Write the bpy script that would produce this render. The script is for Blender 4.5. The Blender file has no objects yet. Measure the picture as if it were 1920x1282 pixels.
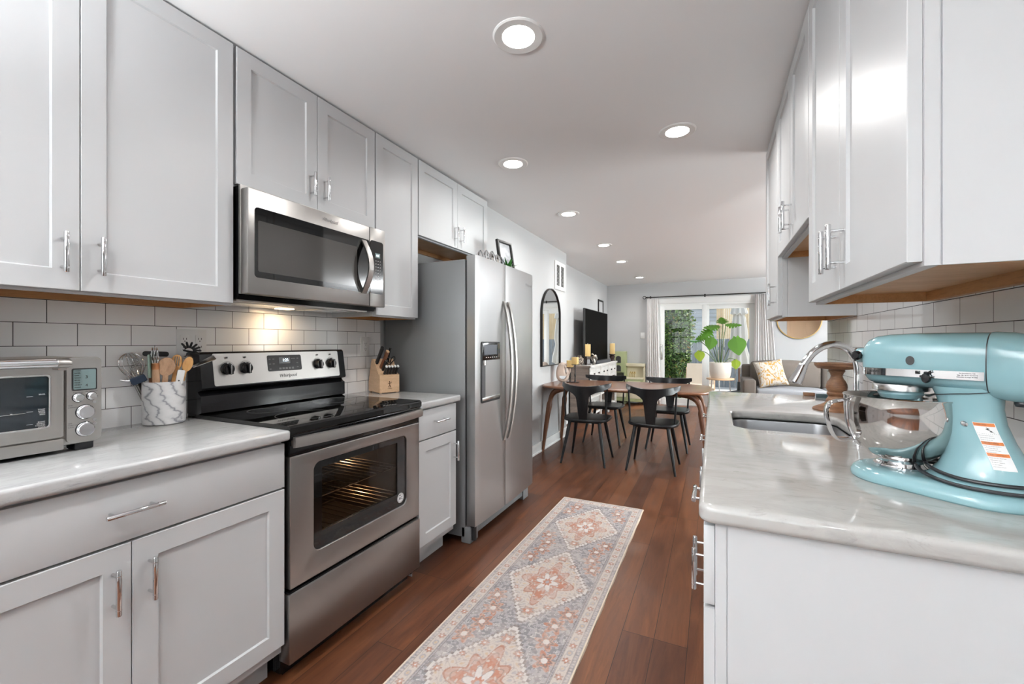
import bpy, bmesh, math, random
import numpy as np
from mathutils import Vector, Matrix
random.seed(7)
rng = np.random.default_rng(5)
sc = bpy.context.scene
C = sc.collection
PI = math.pi

# ---------------------------------------------------------------- camera, world, sun, big lights
cd = bpy.data.cameras.new('camera'); cam = bpy.data.objects.new('camera', cd); C.objects.link(cam)
cam.location = (0, 0, 1.23); cam.rotation_euler = (PI/2, 0, math.radians(25.232))
cd.sensor_width = 36; cd.sensor_fit = 'HORIZONTAL'; cd.lens = 15.0; cd.clip_start = .02
sc.camera = cam
sc.view_settings.view_transform = 'Standard'; sc.view_settings.look = 'None'
sc.view_settings.gamma = 1; sc.view_settings.use_curve_mapping = False
sc.view_settings.exposure = 1.0
sc.cycles.max_bounces = 10; sc.cycles.diffuse_bounces = 6; sc.cycles.glossy_bounces = 5
sc.cycles.transparent_max_bounces = 12
sc.cycles.sample_clamp_indirect = 6.0
sc.cycles.caustics_reflective = False; sc.cycles.caustics_refractive = False
sc.cycles.use_denoising = True
w = bpy.data.worlds.new('world'); sc.world = w; w.use_nodes = True
wn = w.node_tree; bg = wn.nodes['Background']
sky = wn.nodes.new('ShaderNodeTexSky'); sky.sky_type = 'NISHITA'; sky.sun_disc = False
sky.sun_elevation = math.radians(50); sky.sun_rotation = math.radians(40)
hs = wn.nodes.new('ShaderNodeHueSaturation'); hs.inputs['Saturation'].default_value = .45; wn.links.new(sky.outputs[0], hs.inputs['Color']); wn.links.new(hs.outputs[0], bg.inputs[0]); bg.inputs[1].default_value = 0.26
def light(kind, name, loc, energy, color=(1, 1, 1), rot=(0, 0, 0), **kw):
    d = bpy.data.lights.new(name, kind); d.energy = energy; d.color = color
    for k, v in kw.items(): setattr(d, k, v)
    o = bpy.data.objects.new(name, d); C.objects.link(o); o.location = loc; o.rotation_euler = rot
    return o
sd = Vector((.72, .62, 1.25)).normalized()
s_ = light('SUN', 'sun', (3, 12, 8), 3.0, (1, .95, .87), angle=.01)
s_.rotation_euler = sd.to_track_quat('Z', 'Y').to_euler()
# daylight through the front room window behind the camera; side room light is added fill
light('AREA', 'front_window_daylight', (-.55, -3.15, 1.5), 20, (.93, .97, 1), (-PI/2, 0, PI), shape='RECTANGLE', size=2.3, size_y=1.5)
light('AREA', 'side_fill_light', (4.1, 4.6, 1.45), 150, (.93, .97, 1), (0, PI/2, 0), shape='RECTANGLE', size=1.4, size_y=2.2)

# ---------------------------------------------------------------- materials
def nt(m): return m.node_tree.nodes, m.node_tree.links
MATS = {}
def mat(name, col, rough=.5, metal=0.0, **kw):
    m = bpy.data.materials.new(name); m.use_nodes = True
    b = m.node_tree.nodes['Principled BSDF']
    b.inputs['Base Color'].default_value = (*col, 1); b.inputs['Roughness'].default_value = rough
    b.inputs['Metallic'].default_value = metal
    for k, v in kw.items():
        b.inputs[k.replace('_', ' ')].default_value = v
    MATS[name] = m
    return m
def bs(m): return m.node_tree.nodes['Principled BSDF']
def coords(m, scale=(1, 1, 1), rot=(0, 0, 0), loc=(0, 0, 0), kind='Object'):
    N, L = nt(m); tc = N.new('ShaderNodeTexCoord'); mp = N.new('ShaderNodeMapping')
    mp.inputs['Scale'].default_value = scale; mp.inputs['Rotation'].default_value = rot; mp.inputs['Location'].default_value = loc
    L.new(tc.outputs[kind], mp.inputs[0]); return mp.outputs[0]
def noise(m, vec, scale=5, detail=4, rough=.5, dist=0):
    N, L = nt(m); n = N.new('ShaderNodeTexNoise'); n.inputs['Scale'].default_value = scale
    n.inputs['Detail'].default_value = detail; n.inputs['Roughness'].default_value = rough; n.inputs['Distortion'].default_value = dist
    if vec: L.new(vec, n.inputs['Vector'])
    return n.outputs['Fac']
def ramp(m, fac, stops, interp='LINEAR'):
    N, L = nt(m); r = N.new('ShaderNodeValToRGB'); L.new(fac, r.inputs[0]); e = r.color_ramp.elements
    r.color_ramp.interpolation = interp
    while len(e) < len(stops): e.new(.5)
    for i, (p, c) in enumerate(stops):
        e[i].position = p; e[i].color = (*c, 1) if len(c) == 3 else c
    return r.outputs[0]
def mix(m, a, b, f, mode='MIX'):
    N, L = nt(m); x = N.new('ShaderNodeMix'); x.data_type = 'RGBA'; x.blend_type = mode
    for v, i in ((f, 0), (a, 6), (b, 7)):
        if hasattr(v, 'links') or hasattr(v, 'is_linked'): L.new(v, x.inputs[i])
        elif isinstance(v, tuple): x.inputs[i].default_value = (*v, 1)
        else: x.inputs[i].default_value = v
    return x.outputs[2]
def rng_map(m, v, a, b, c, d):
    N, L = nt(m); r = N.new('ShaderNodeMapRange'); L.new(v, r.inputs[0])
    for i, k in enumerate((a, b, c, d)): r.inputs[i+1].default_value = k
    return r.outputs[0]
def bump(m, h, strength=.2, dist=.002):
    N, L = nt(m); b = N.new('ShaderNodeBump'); b.inputs['Strength'].default_value = strength; b.inputs['Distance'].default_value = dist
    L.new(h, b.inputs['Height']); L.new(b.outputs[0], bs(m).inputs['Normal'])
def to(m, out, inp): m.node_tree.links.new(out, bs(m).inputs[inp])

G3 = lambda v: (v, v, v)
cab = mat('white_cabinet_lacquer', (.525, .532, .54), .30)
to(cab, rng_map(cab, noise(cab, coords(cab, (1, 1, 1)), 3, 2), .3, .7, .36, .44), 'Roughness'); bs(cab).inputs['Specular IOR Level'].default_value = .38
wallm = mat('grey_wall_paint', (.50, .505, .51), .75); bump(wallm, noise(wallm, coords(wallm), 220, 2), .08, .001)
ceilm = mat('ceiling_paint', (.86, .865, .87), .85); bump(ceilm, noise(ceilm, coords(ceilm), 150, 2), .06, .001)
trimm = mat('white_trim_paint', (.80, .80, .79), .4)
vinyl = mat('white_vinyl', (.80, .81, .80), .35)
plastic = mat('white_plastic', (.78, .78, .77), .4)
slotm = mat('dark_slot', (.03, .03, .03), .6)
chrome = mat('polished_chrome', (.72, .72, .73), .07, 1)
nickel = mat('brushed_nickel', (.62, .61, .60), .24, 1)
black = mat('black_enamel', (.006, .006, .007), .16)
blackm = mat('black_matte_plastic', (.012, .012, .013), .45)
bglass = mat('black_glass', (.004, .004, .004), .04)
cooktop = mat('black_ceramic_cooktop', (.004, .004, .004), .03)
rubber = mat('black_rubber', (.012, .013, .016), .4)
def steel(name, col, rough, axis_scale, amp=.05):
    m = mat(name, col, rough, 1)
    v = coords(m, (2, 2, .8)); n = noise(m, v, 2, 2, .5)
    to(m, rng_map(m, n, .3, .7, rough-.03, rough+.04), 'Roughness')
    b = bs(m); b.inputs['Anisotropic'].default_value = .0; tg = m.node_tree.nodes.new('ShaderNodeTangent'); tg.direction_type = 'RADIAL'; tg.axis = 'Z'; m.node_tree.links.new(tg.outputs[0], b.inputs['Tangent'])
    return m
ss = steel('brushed_stainless_steel', (.38, .366, .352), .33, (40, 6, 700))
ss2 = steel('dull_stainless_steel', (.45, .433, .412), .36, (40, 6, 700))
ssf = steel('fridge_stainless_steel', (.47, .47, .47), .33, (40, 3, 500))
sscol = mat('grey_fridge_case', (.20, .205, .21), .45, .3)
bowlm = mat('polished_bowl_steel', (.62, .60, .58), .07, 1)
sinkm = steel('sink_steel', (.42, .42, .43), .35, (60, 60, 60))
mint = mat('aqua_enamel', (.21, .36, .39), .16); bs(mint).inputs['Coat Weight'].default_value = .15; bs(mint).inputs['Coat Roughness'].default_value = .05
whitepaint = mat('white_paint_plain', (.8, .8, .78), .45)
paper = mat('label_paper', (.80, .80, .80), .5)
orange = mat('orange_print', (.55, .16, .04), .5)
ink = mat('black_ink', (.01, .01, .01), .5)
greyink = mat('grey_print', (.12, .12, .12), .5)
lightink = mat('pale_print', (.6, .6, .6), .5)
lcd = mat('grey_lcd', (.16, .22, .22), .15)
lit = mat('lit_display_digits', (.8, .9, 1), .5, Emission_Strength=2.0); bs(lit).inputs['Emission Color'].default_value = (.75, .9, 1, 1)
mirror = mat('mirror_glass', (.86, .87, .87), .01, 1)
blackwood = mat('black_painted_wood', (.007, .007, .008), .33); bs(blackwood).inputs['Specular IOR Level'].default_value = .3
bump(blackwood, noise(blackwood, coords(blackwood, (40, 40, 4)), 2, 3), .1, .001)
candle = mat('cream_candle_wax', (.78, .56, .24), .5, Subsurface_Weight=.3, Subsurface_Scale=.02)
bs(candle).inputs['Subsurface Radius'].default_value = (1, .6, .3)
darkwood = mat('dark_brown_holder', (.035, .018, .015), .35)
ceramic = mat('blush_ceramic', (.62, .50, .42), .45)
potm = mat('cream_pot', (.66, .62, .56), .55)
bump(potm, noise(potm, coords(potm, (60, 60, 60)), 2, 2), .4, .003)
soil = mat('potting_soil', (.04, .025, .015), .9)
leafm = mat('green_leaf', (.11, .28, .03), .35, Subsurface_Weight=.0, Transmission_Weight=.0)
leaf2 = mat('yellow_green_leaf', (.36, .50, .05), .4)
leaf3 = mat('dark_green_leaf', (.04, .16, .03), .3)
stemm = mat('green_stem', (.10, .16, .06), .5)
curtm = mat('white_linen_curtain', (.90, .88, .87), .8)
for m_, tr in ((curtm, .18), (leafm, .45), (leaf2, .5)):
    N, L = nt(m_); t = N.new('ShaderNodeBsdfTranslucent'); mx = N.new('ShaderNodeMixShader'); mx.inputs[0].default_value = tr
    t.inputs[0].default_value = bs(m_).inputs['Base Color'].default_value
    L.new(bs(m_).outputs[0], mx.inputs[1]); L.new(t.outputs[0], mx.inputs[2]); L.new(mx.outputs[0], N['Material Output'].inputs[0])
rodm = mat('black_iron', (.012, .011, .010), .45, .3)
sofam = mat('grey_brown_sofa_fabric', (.115, .095, .080), .8)
bump(sofam, noise(sofam, coords(sofam), 350, 2), .3, .002)
seatm = mat('pale_grey_sofa_fabric', (.24, .245, .26), .8)
tvm = mat('black_screen', (.0006, .0006, .0006), .5); bs(tvm).inputs['Specular IOR Level'].default_value = .02
bezel = mat('dark_bezel', (.03, .03, .03), .35)
greenp = mat('sage_green_paint', (.36, .40, .21), .55)
creamp = mat('cream_paint', (.68, .62, .46), .55)
brass = mat('brass', (.55, .38, .15), .3, 1)
pebble = mat('patterned_pottery', (.40, .34, .27), .5)
silver = mat('aged_silver', (.45, .42, .38), .35, .8)
clothw = mat('white_canvas', (.58, .55, .51), .8)
patio = mat('patio_concrete', (.50, .48, .45), .9)
doorwood = mat('tan_painted_door', (.50, .33, .20), .45)
navy = mat('navy_silicone', (.015, .03, .06), .45)
sage = mat('sage_silicone', (.22, .30, .25), .45)
copper = mat('copper', (.55, .25, .12), .3, 1)
inner = mat('oven_interior', (.07, .05, .035), .4)
rackm = mat('oven_rack_steel', (.55, .45, .35), .25, 1)
hedgebark = mat('stem_bark', (.07, .05, .03), .8)

def wood(name, c1, c2, c3, scale, rough=.4, ring=3.0, bumpy=.1, coat=0):
    m = mat(name, c1, rough)
    v = coords(m, scale); n1 = noise(m, v, 1.0, 6, .6, .6); n2 = noise(m, v, 7, 4, .7, .2)
    col = ramp(m, n1, [(.3, c1), (.5, c2), (.7, c3)])
    col = mix(m, col, tuple(x*.55 for x in c1), rng_map(m, n2, .5, .75, 0, .6))
    to(m, col, 'Base Color'); bump(m, n2, bumpy, .001)
    if coat: bs(m).inputs['Coat Weight'].default_value = coat; bs(m).inputs['Coat Roughness'].default_value = .15
    return m
walnut = wood('walnut_wood', (.11, .040, .018), (.19, .075, .033), (.26, .11, .05), (2.5, 30, 30), .3, coat=.3)
walleg = wood('walnut_leg_wood', (.09, .033, .016), (.15, .058, .026), (.20, .08, .035), (25, 25, 2.5), .35)
maple = wood('maple_veneer', (.50, .27, .12), (.56, .32, .15), (.62, .37, .19), (3, 25, 25), .45, bumpy=.03)
maple2 = wood('maple_rail', (.42, .20, .075), (.47, .235, .09), (.52, .27, .11), (25, 3, 25), .5, bumpy=.03)
block = wood('pale_beech_wood', (.56, .36, .21), (.62, .41, .25), (.68, .46, .29), (10, 10, 60), .45, bumpy=.03)
spoonw = wood('light_spoon_wood', (.44, .26, .15), (.50, .31, .19), (.36, .20, .11), (30, 30, 14), .5, bumpy=.05)
spoono = wood('golden_spoon_wood', (.56, .28, .09), (.62, .33, .12), (.66, .38, .15), (30, 30, 8), .5, bumpy=.05)
mango = wood('rustic_mango_wood', (.09, .035, .014), (.20, .09, .04), (.32, .18, .095), (9, 9, 60), .5, bumpy=.3)
greywood = wood('weathered_grey_brown_wood', (.16, .12, .10), (.22, .17, .14), (.27, .215, .18), (2, 20, 20), .6)
whitewash = wood('whitewashed_wood', (.60, .58, .55), (.68, .66, .63), (.72, .70, .68), (3, 3, 30), .55, bumpy=.05)
fencelight = wood('pale_cedar_boards', (.60, .42, .24), (.68, .50, .30), (.74, .57, .36), (12, 12, 1.2), .8)
fencegrey = wood('weathered_grey_boards', (.16, .18, .20), (.22, .24, .26), (.28, .30, .32), (10, 10, 1.2), .9)
siding = mat('blue_grey_siding', (.30, .34, .38), .7)

def marble(name, base, vein, scale, rot, rough=.12):
    m = mat(name, base, rough)
    v = coords(m, scale, rot)
    n1 = noise(m, v, 1.6, 9, .68, 2.2); n2 = noise(m, v, 5, 7, .72, 1.5); n3 = noise(m, coords(m, (1, 1, 1)), 3.2, 5, .6, .8)
    f1 = rng_map(m, n1, .47, .72, 0, .9); f2 = rng_map(m, n2, .56, .74, 0, .5); f3 = rng_map(m, n3, .42, .72, 0, .55)
    col = mix(m, base, tuple(.62*a+.38*b for a, b in zip(base, vein)), f1)
    col = mix(m, col, vein, f2); col = mix(m, col, tuple(x*.86 for x in base), f3)
    to(m, col, 'Base Color')
    return m
marbleL = marble('grey_veined_marble', (.46, .46, .458), (.16, .16, .165), (6.5, 2.2, 7), (0, 0, .42))
marbleR = marble('warm_veined_marble', (.40, .39, .375), (.15, .145, .14), (2.0, 5.5, 6), (0, 0, .5), .09)
mcrock = mat('grey_striped_marble', (.74, .73, .73), .4)
v = coords(mcrock, (1, 1, 2.2), (.9, .2, .4)); N, L = nt(mcrock); wv = N.new('ShaderNodeTexWave')
wv.inputs['Scale'].default_value = 9; wv.inputs['Distortion'].default_value = 7; wv.inputs['Detail'].default_value = 4; wv.inputs['Detail Scale'].default_value = 1.3
wv.bands_direction = 'DIAGONAL'; L.new(v, wv.inputs[0])
to(mcrock, ramp(mcrock, wv.outputs['Fac'], [(0, (.26, .26, .28)), (.07, (.46, .46, .48)), (.22, (.62, .62, .62)), (1, (.70, .695, .695))]), 'Base Color')

def brick(m, vec, bw, rh, mortar, c1, c2, cm, off=.5, smooth=.0):
    N, L = nt(m); b = N.new('ShaderNodeTexBrick'); L.new(vec, b.inputs['Vector'])
    b.offset = off; b.offset_frequency = 2; b.squash = 1
    b.inputs['Scale'].default_value = 1; b.inputs['Brick Width'].default_value = bw; b.inputs['Row Height'].default_value = rh
    b.inputs['Mortar Size'].default_value = mortar; b.inputs['Mortar Smooth'].default_value = smooth; b.inputs['Bias'].default_value = 0
    b.inputs['Color1'].default_value = (*c1, 1); b.inputs['Color2'].default_value = (*c2, 1); b.inputs['Mortar'].default_value = (*cm, 1)
    return b
def planevec(m, ax, ay, ox=0, oy=0):
    N, L = nt(m); tc = N.new('ShaderNodeTexCoord'); s = N.new('ShaderNodeSeparateXYZ'); c = N.new('ShaderNodeCombineXYZ')
    L.new(tc.outputs['Object'], s.inputs[0])
    for i, (a, o) in enumerate(((ax, ox), (ay, oy))):
        d = N.new('ShaderNodeMath'); d.operation = 'ADD'; L.new(s.outputs[a], d.inputs[0]); d.inputs[1].default_value = o; L.new(d.outputs[0], c.inputs[i])
    return c.outputs[0]
def tile(name, y0, z0, bw, rh, col, rough):
    m = mat(name, col, rough)
    b = brick(m, planevec(m, 1, 2, -y0+10*bw, -z0+4*rh), bw, rh, .0011, col, tuple(c*.965 for c in col), (.045, .045, .045), .5, .1)
    to(m, b.outputs['Color'], 'Base Color')
    inv = rng_map(m, b.outputs['Fac'], 0, 1, 1, 0); 
    N, L = nt(m); add = N.new('ShaderNodeMath'); add.operation = 'MULTIPLY_ADD'; L.new(noise(m, coords(m), 9, 1), add.inputs[0]); add.inputs[1].default_value = .12; L.new(inv, add.inputs[2])
    bump(m, add.outputs[0], .5, .0012)
    to(m, rng_map(m, b.outputs['Fac'], 0, 1, rough, .8), 'Roughness')
    return m
tileL = tile('white_subway_tile_left', .701, .9845, .152, .0773, (.90, .90, .90), .14)
tileR = tile('white_subway_tile_right', 1.669, 1.278, .1555, .0740, (.84, .84, .84), .05)

floorm = mat('dark_walnut_plank_floor', (.08, .03, .015), .26)
N, L = nt(floorm)
fb = brick(floorm, planevec(floorm, 1, 0, 40, 40.03), 1.35, .128, .0011, (0, 0, 0), (1, 1, 1), (.5, .5, .5), .37)
fb.offset_frequency = 3
v1 = coords(floorm, (11, 1.1, 1)); 
cx = N.new('ShaderNodeVectorMath'); cx.operation = 'MULTIPLY_ADD'; L.new(fb.outputs['Color'], cx.inputs[0]); cx.inputs[1].default_value = (7, 9, 3); L.new(v1, cx.inputs[2])
g1 = noise(floorm, cx.outputs[0], 1.0, 6, .62, 1.4); g2 = noise(floorm, cx.outputs[0], 5, 5, .7, .4)
fc = ramp(floorm, g1, [(.22, (.040, .0125, .0055)), (.43, (.082, .027, .0115)), (.60, (.125, .044, .018)), (.80, (.20, .078, .032))])
fc = mix(floorm, fc, (.030, .011, .006), rng_map(floorm, g2, .50, .74, 0, .55))
vr = N.new('ShaderNodeSeparateColor'); L.new(fb.outputs['Color'], vr.inputs[0])
fc = mix(floorm, fc, (.046, .018, .011), rng_map(floorm, vr.outputs[0], 0, .6, .65, 0)); fc = mix(floorm, fc, (.17, .070, .030), rng_map(floorm, vr.outputs[0], .6, 1, 0, .4))
fc = mix(floorm, fc, (.010, .006, .004), fb.outputs['Fac'])
to(floorm, fc, 'Base Color'); bump(floorm, g2, .12, .0012)
to(floorm, rng_map(floorm, g1, .3, .7, .295, .42), 'Roughness'); bs(floorm).inputs['Specular IOR Level'].default_value = .24

glass = bpy.data.materials.new('clear_glass'); glass.use_nodes = True
N, L = nt(glass); N.remove(bs(glass)); tr = N.new('ShaderNodeBsdfTransparent'); gl = N.new('ShaderNodeBsdfGlossy'); gl.inputs['Roughness'].default_value = .01
fr = N.new('ShaderNodeFresnel'); fr.inputs[0].default_value = 1.45; mx = N.new('ShaderNodeMixShader'); tr.inputs[0].default_value = (.95, .97, .96, 1)
gb = N.new('ShaderNodeNewGeometry'); sb = N.new('ShaderNodeMath'); sb.operation = 'SUBTRACT'; sb.inputs[0].default_value = 1; L.new(gb.outputs['Backfacing'], sb.inputs[1]); ml = N.new('ShaderNodeMath'); ml.operation = 'MULTIPLY'; L.new(fr.outputs[0], ml.inputs[0]); L.new(sb.outputs[0], ml.inputs[1])
L.new(ml.outputs[0], mx.inputs[0]); L.new(tr.outputs[0], mx.inputs[1]); L.new(gl.outputs[0], mx.inputs[2]); L.new(mx.outputs[0], N['Material Output'].inputs[0])
dglass = glass.copy(); dglass.name = 'tinted_oven_glass'
for n in dglass.node_tree.nodes:
    if n.type == 'BSDF_TRANSPARENT': n.inputs[0].default_value = (.80, .78, .75, 1)

# ---------------------------------------------------------------- mesh helpers
OFF = {}
def obj(name, bm, m, parent=None, smooth=True, mats=None, ang=28):
    me = bpy.data.meshes.new(name)
    off = Vector((0, 0, 0)); p = parent
    while p is not None:
        if p.name in OFF: off = OFF[p.name]
        p = p.parent
    if off.length > 0: bmesh.ops.translate(bm, verts=bm.verts, vec=-off)
    bm.to_mesh(me); bm.free()
    for x in (mats or [m]): me.materials.append(x)
    if smooth:
        me.shade_smooth(); me.set_sharp_from_angle(angle=math.radians(ang))
    o = bpy.data.objects.new(name, me); C.objects.link(o)
    if parent: o.parent = parent
    return o
def tag(o, label=None, cat=None, group=None, kind=None):
    if label: o['label'] = label
    if cat: o['category'] = cat
    if group: o['group'] = group
    if kind: o['kind'] = kind
    return o
def thing(name, label, cat, loc=(0, 0, 0), group=None, rotz=0, absolute=True):
    o = bpy.data.objects.new(name, None); C.objects.link(o); o.location = loc; o.rotation_euler = (0, 0, rotz); o.empty_display_size = .05
    if absolute: OFF[o.name] = Vector(loc)
    return tag(o, label, cat, group)
def struct(name, bm, m, **kw): return tag(obj(name, bm, m, **kw), kind='structure')
def copy_tree(o, parent=None):
    c = o.copy(); C.objects.link(c); c.parent = parent
    for ch in list(o.children): copy_tree(ch, c)
    return c
def B(): return bmesh.new()
def box(bm, x0, x1, y0, y1, z0, z1, bev=0, seg=2, mi=0):
    x0, x1 = sorted((x0, x1)); y0, y1 = sorted((y0, y1)); z0, z1 = sorted((z0, z1))
    r = bmesh.ops.create_cube(bm, size=1, matrix=Matrix.Translation(((x0+x1)/2, (y0+y1)/2, (z0+z1)/2)) @ Matrix.Diagonal((x1-x0, y1-y0, z1-z0, 1)))
    vs = r['verts']; fs = list({f for v in vs for f in v.link_faces})
    for f in fs: f.material_index = mi
    if bev:
        es = list({e for v in vs for e in v.link_edges})
        r2 = bmesh.ops.bevel(bm, geom=es, offset=bev, segments=seg, affect='EDGES', profile=.5, clamp_overlap=True)
        for f in r2['faces']: f.material_index = mi
    return bm
def bx(*a, **k): return box(B(), *a, **k)
def ring_skin(bm, rings, closed=True, cap=True, mi=0):
    R = [[bm.verts.new(p) for p in r] for r in rings]; n = len(R[0]); fs = []
    for a, b in zip(R[:-1], R[1:]):
        for i in range(n if closed else n-1):
            j = (i+1) % n
            try: fs.append(bm.faces.new((a[i], a[j], b[j], b[i])))
            except ValueError: pass
    if cap and closed:
        fs.append(bm.faces.new(R[0][::-1])); fs.append(bm.faces.new(R[-1]))
    for f in fs: f.material_index = mi
    bmesh.ops.recalc_face_normals(bm, faces=fs)
    return bm
def tube(bm, pts, r, n=12, up=None, cap=True, mi=0, flat=1.0):
    pts = [Vector(p) for p in pts]; rr = r if isinstance(r, (list, tuple)) else [r]*len(pts)
    rings = []; prev = None
    for i, p in enumerate(pts):
        t = (pts[min(i+1, len(pts)-1)]-pts[max(i-1, 0)]).normalized()
        if prev is None:
            u = Vector(up) if up else (Vector((0, 0, 1)) if abs(t.z) < .9 else Vector((1, 0, 0)))
        else: u = prev
        u = (u-t*u.dot(t)).normalized(); prev = u; s = t.cross(u)
        rings.append([p+rr[i]*(math.cos(2*PI*k/n)*u*flat+math.sin(2*PI*k/n)*s) for k in range(n)])
    return ring_skin(bm, rings, cap=cap, mi=mi)
def smoothpath(pts, k=6):
    P = [Vector(p) for p in pts]; out = []
    for i in range(len(P)-1):
        p0, p1, p2, p3 = P[max(i-1, 0)], P[i], P[i+1], P[min(i+2, len(P)-1)]
        for j in range(k):
            t = j/k
            out.append(.5*((2*p1)+(-p0+p2)*t+(2*p0-5*p1+4*p2-p3)*t*t+(-p0+3*p1-3*p2+p3)*t**3))
    out.append(P[-1]); return out
def lathe(bm, prof, c=(0, 0, 0), n=32, sx=1, sy=1, axis='Z', mi=0, cap=True):
    rings = []
    for r, z in prof:
        rg = []
        for k in range(n):
            a = 2*PI*k/n; x, y = r*math.cos(a)*sx, r*math.sin(a)*sy
            if axis == 'Z': q = (c[0]+x, c[1]+y, c[2]+z)
            elif axis == 'X': q = (c[0]+z, c[1]+x, c[2]+y)
            else: q = (c[0]+x, c[1]+z, c[2]+y)
            rg.append(q)
        rings.append(rg)
    return ring_skin(bm, rings, cap=cap, mi=mi)
def prism(bm, pts2, mapf, d0, d1, mi=0):
    """pts2 outline, mapf(u, v, d) -> 3D"""
    return ring_skin(bm, [[mapf(u, v, d) for u, v in pts2] for d in (d0, d1)], mi=mi)
def rrect(u0, u1, v0, v1, r, n=6):
    o = []
    for cx, cy, a0 in ((u1-r, v1-r, 0), (u0+r, v1-r, 90), (u0+r, v0+r, 180), (u1-r, v0+r, 270)):
        for k in range(n+1):
            a = math.radians(a0+90*k/n); o.append((cx+r*math.cos(a), cy+r*math.sin(a)))
    return o
def curve_plate(polys, h, bev=0, res=3):
    """flat plate with holes in XY, thickness h centred at z=0, as bmesh"""
    cu = bpy.data.curves.new('tmp', 'CURVE'); cu.dimensions = '2D'; cu.fill_mode = 'BOTH'
    for p in polys:
        s = cu.splines.new('POLY'); s.points.add(len(p)-1); s.use_cyclic_u = True
        for q, (x, y) in zip(s.points, p): q.co = (x, y, 0, 1)
    cu.extrude = h/2-bev; cu.bevel_depth = bev; cu.bevel_resolution = res; cu.offset = -bev
    o = bpy.data.objects.new('tmp', cu); C.objects.link(o)
    dg = bpy.context.evaluated_depsgraph_get(); me = bpy.data.meshes.new_from_object(o.evaluated_get(dg))
    bm = B(); bm.from_mesh(me); bpy.data.objects.remove(o); bpy.data.curves.remove(cu); bpy.data.meshes.remove(me)
    bmesh.ops.remove_doubles(bm, verts=bm.verts, dist=1e-5)
    return bm
def txt(body, size, o, xd, yd, ext=.0004, align='CENTER', shear=0, space=1):
    cu = bpy.data.curves.new('tmp', 'FONT'); cu.body = body; cu.size = size; cu.extrude = ext; cu.align_x = align; cu.align_y = 'CENTER'
    cu.shear = shear; cu.space_character = space; cu.resolution_u = 2
    ob = bpy.data.objects.new('tmp', cu); C.objects.link(ob)
    dg = bpy.context.evaluated_depsgraph_get(); me = bpy.data.meshes.new_from_object(ob.evaluated_get(dg))
    bm = B(); bm.from_mesh(me); bpy.data.objects.remove(ob); bpy.data.curves.remove(cu)
    xd = Vector(xd).normalized(); yd = Vector(yd).normalized(); zd = xd.cross(yd)
    M = Matrix.Translation(o) @ Matrix(((xd.x, yd.x, zd.x, 0), (xd.y, yd.y, zd.y, 0), (xd.z, yd.z, zd.z, 0), (0, 0, 0, 1)))
    bmesh.ops.transform(bm, matrix=M, verts=bm.verts); return bm
def join(*bms):
    a = bms[0]
    for b in bms[1:]:
        me = bpy.data.meshes.new('t'); b.to_mesh(me); a.from_mesh(me); b.free(); bpy.data.meshes.remove(me)
    return a
def rail(x, s=1): pass

# ---------------------------------------------------------------- room shell
XL, XR, XD, ZC, YF = -2.02, .62, -1.76, 2.40, 8.9
def S(name, m, *a): return struct(name, bx(*a), m)
S('floor', floorm, -2.2, 4.2, -3.2, YF, -.05, 0)
S('ceiling', ceilm, -2.2, 4.2, -3.2, YF+.1, ZC, ZC+.1)
S('wall_left', wallm, -2.15, XL, -3.1, 3.16, 0, ZC)
S('wall_dining', wallm, -2.15, XD, 3.16, 5.43, 0, ZC)
S('wall_living', wallm, -2.15, -2.0, 5.43, YF, 0, ZC)
# kitchen right wall (free standing partition), tiled up to the uppers
S('wall_right', wallm, XR+.008, XR+.12, .45, 3.12, 0, ZC)
bm = B()
struct('trim_1', bx(XL, XL+.012, -1.2, 2.20, .915, 1.42), tileL)
struct('trim_2', bx(XR-.004, XR+.008, .45, 3.10, .915, 1.75), tileR)
# far wall with the patio door opening x -1.0 .. .72, z 0 .. 1.98
DX0, DX1, DZ = -1.0, .735, 1.985
bm = B(); box(bm, -2.15, DX0, YF, YF+.12, 0, ZC); box(bm, DX1, 4.1, YF, YF+.12, 0, ZC); box(bm, DX0, DX1, YF, YF+.12, DZ, ZC)
struct('wall_far', bm, wallm)
bm = B(); box(bm, 4.0, 4.12, -3.1, 3.4, 0, ZC); box(bm, 4.0, 4.12, 5.8, YF, 0, ZC); box(bm, 4.0, 4.12, 3.4, 5.8, 0, .75); box(bm, 4.0, 4.12, 3.4, 5.8, 2.15, ZC)
struct('wall_side', bm, wallm)
bm = B(); box(bm, -2.15, -1.75, -3.1, -3.0, 0, ZC); box(bm, .65, 4.1, -3.1, -3.0, 0, ZC); box(bm, -1.75, .65, -3.1, -3.0, 0, .7); box(bm, -1.75, .65, -3.1, -3.0, 2.2, ZC)
struct('wall_back', bm, wallm)
S('wall_hall', wallm, 2.0, 4.0, -.1, 0, 0, ZC)
# window behind the camera, and an unseen one added for the side fill
def window(name, axis, c, a0, a1, z0, z1, n=3):
    fr = B(); pn = B()
    def b(bm, u0, u1, d0, d1, zz0, zz1):
        if axis == 'Y': box(bm, u0, u1, c+d0, c+d1, zz0, zz1)
        else: box(bm, c+d0, c+d1, u0, u1, zz0, zz1)
    b(fr, a0-.07, a1+.07, .0, .07, z1-.03, z1+.07); b(fr, a0-.07, a1+.07, 0, .09, z0-.05, z0+.03)
    for k in range(n+1):
        u = a0+(a1-a0)*k/n; b(fr, u-.035, u+.035, 0, .07, z0, z1)
    zc = (z0+z1)/2; b(fr, a0, a1, .01, .06, zc-.025, zc+.025)
    b(pn, a0, a1, .03, .036, z0, z1)
    o = struct(name, fr, trimm); obj('window_pane', pn, glass, o)
window('window_1', 'Y', -3.09, -1.75, .65, .7, 2.2)
window('window_added', 'X', 4.02, 3.4, 5.8, .75, 2.15, 2)
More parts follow.
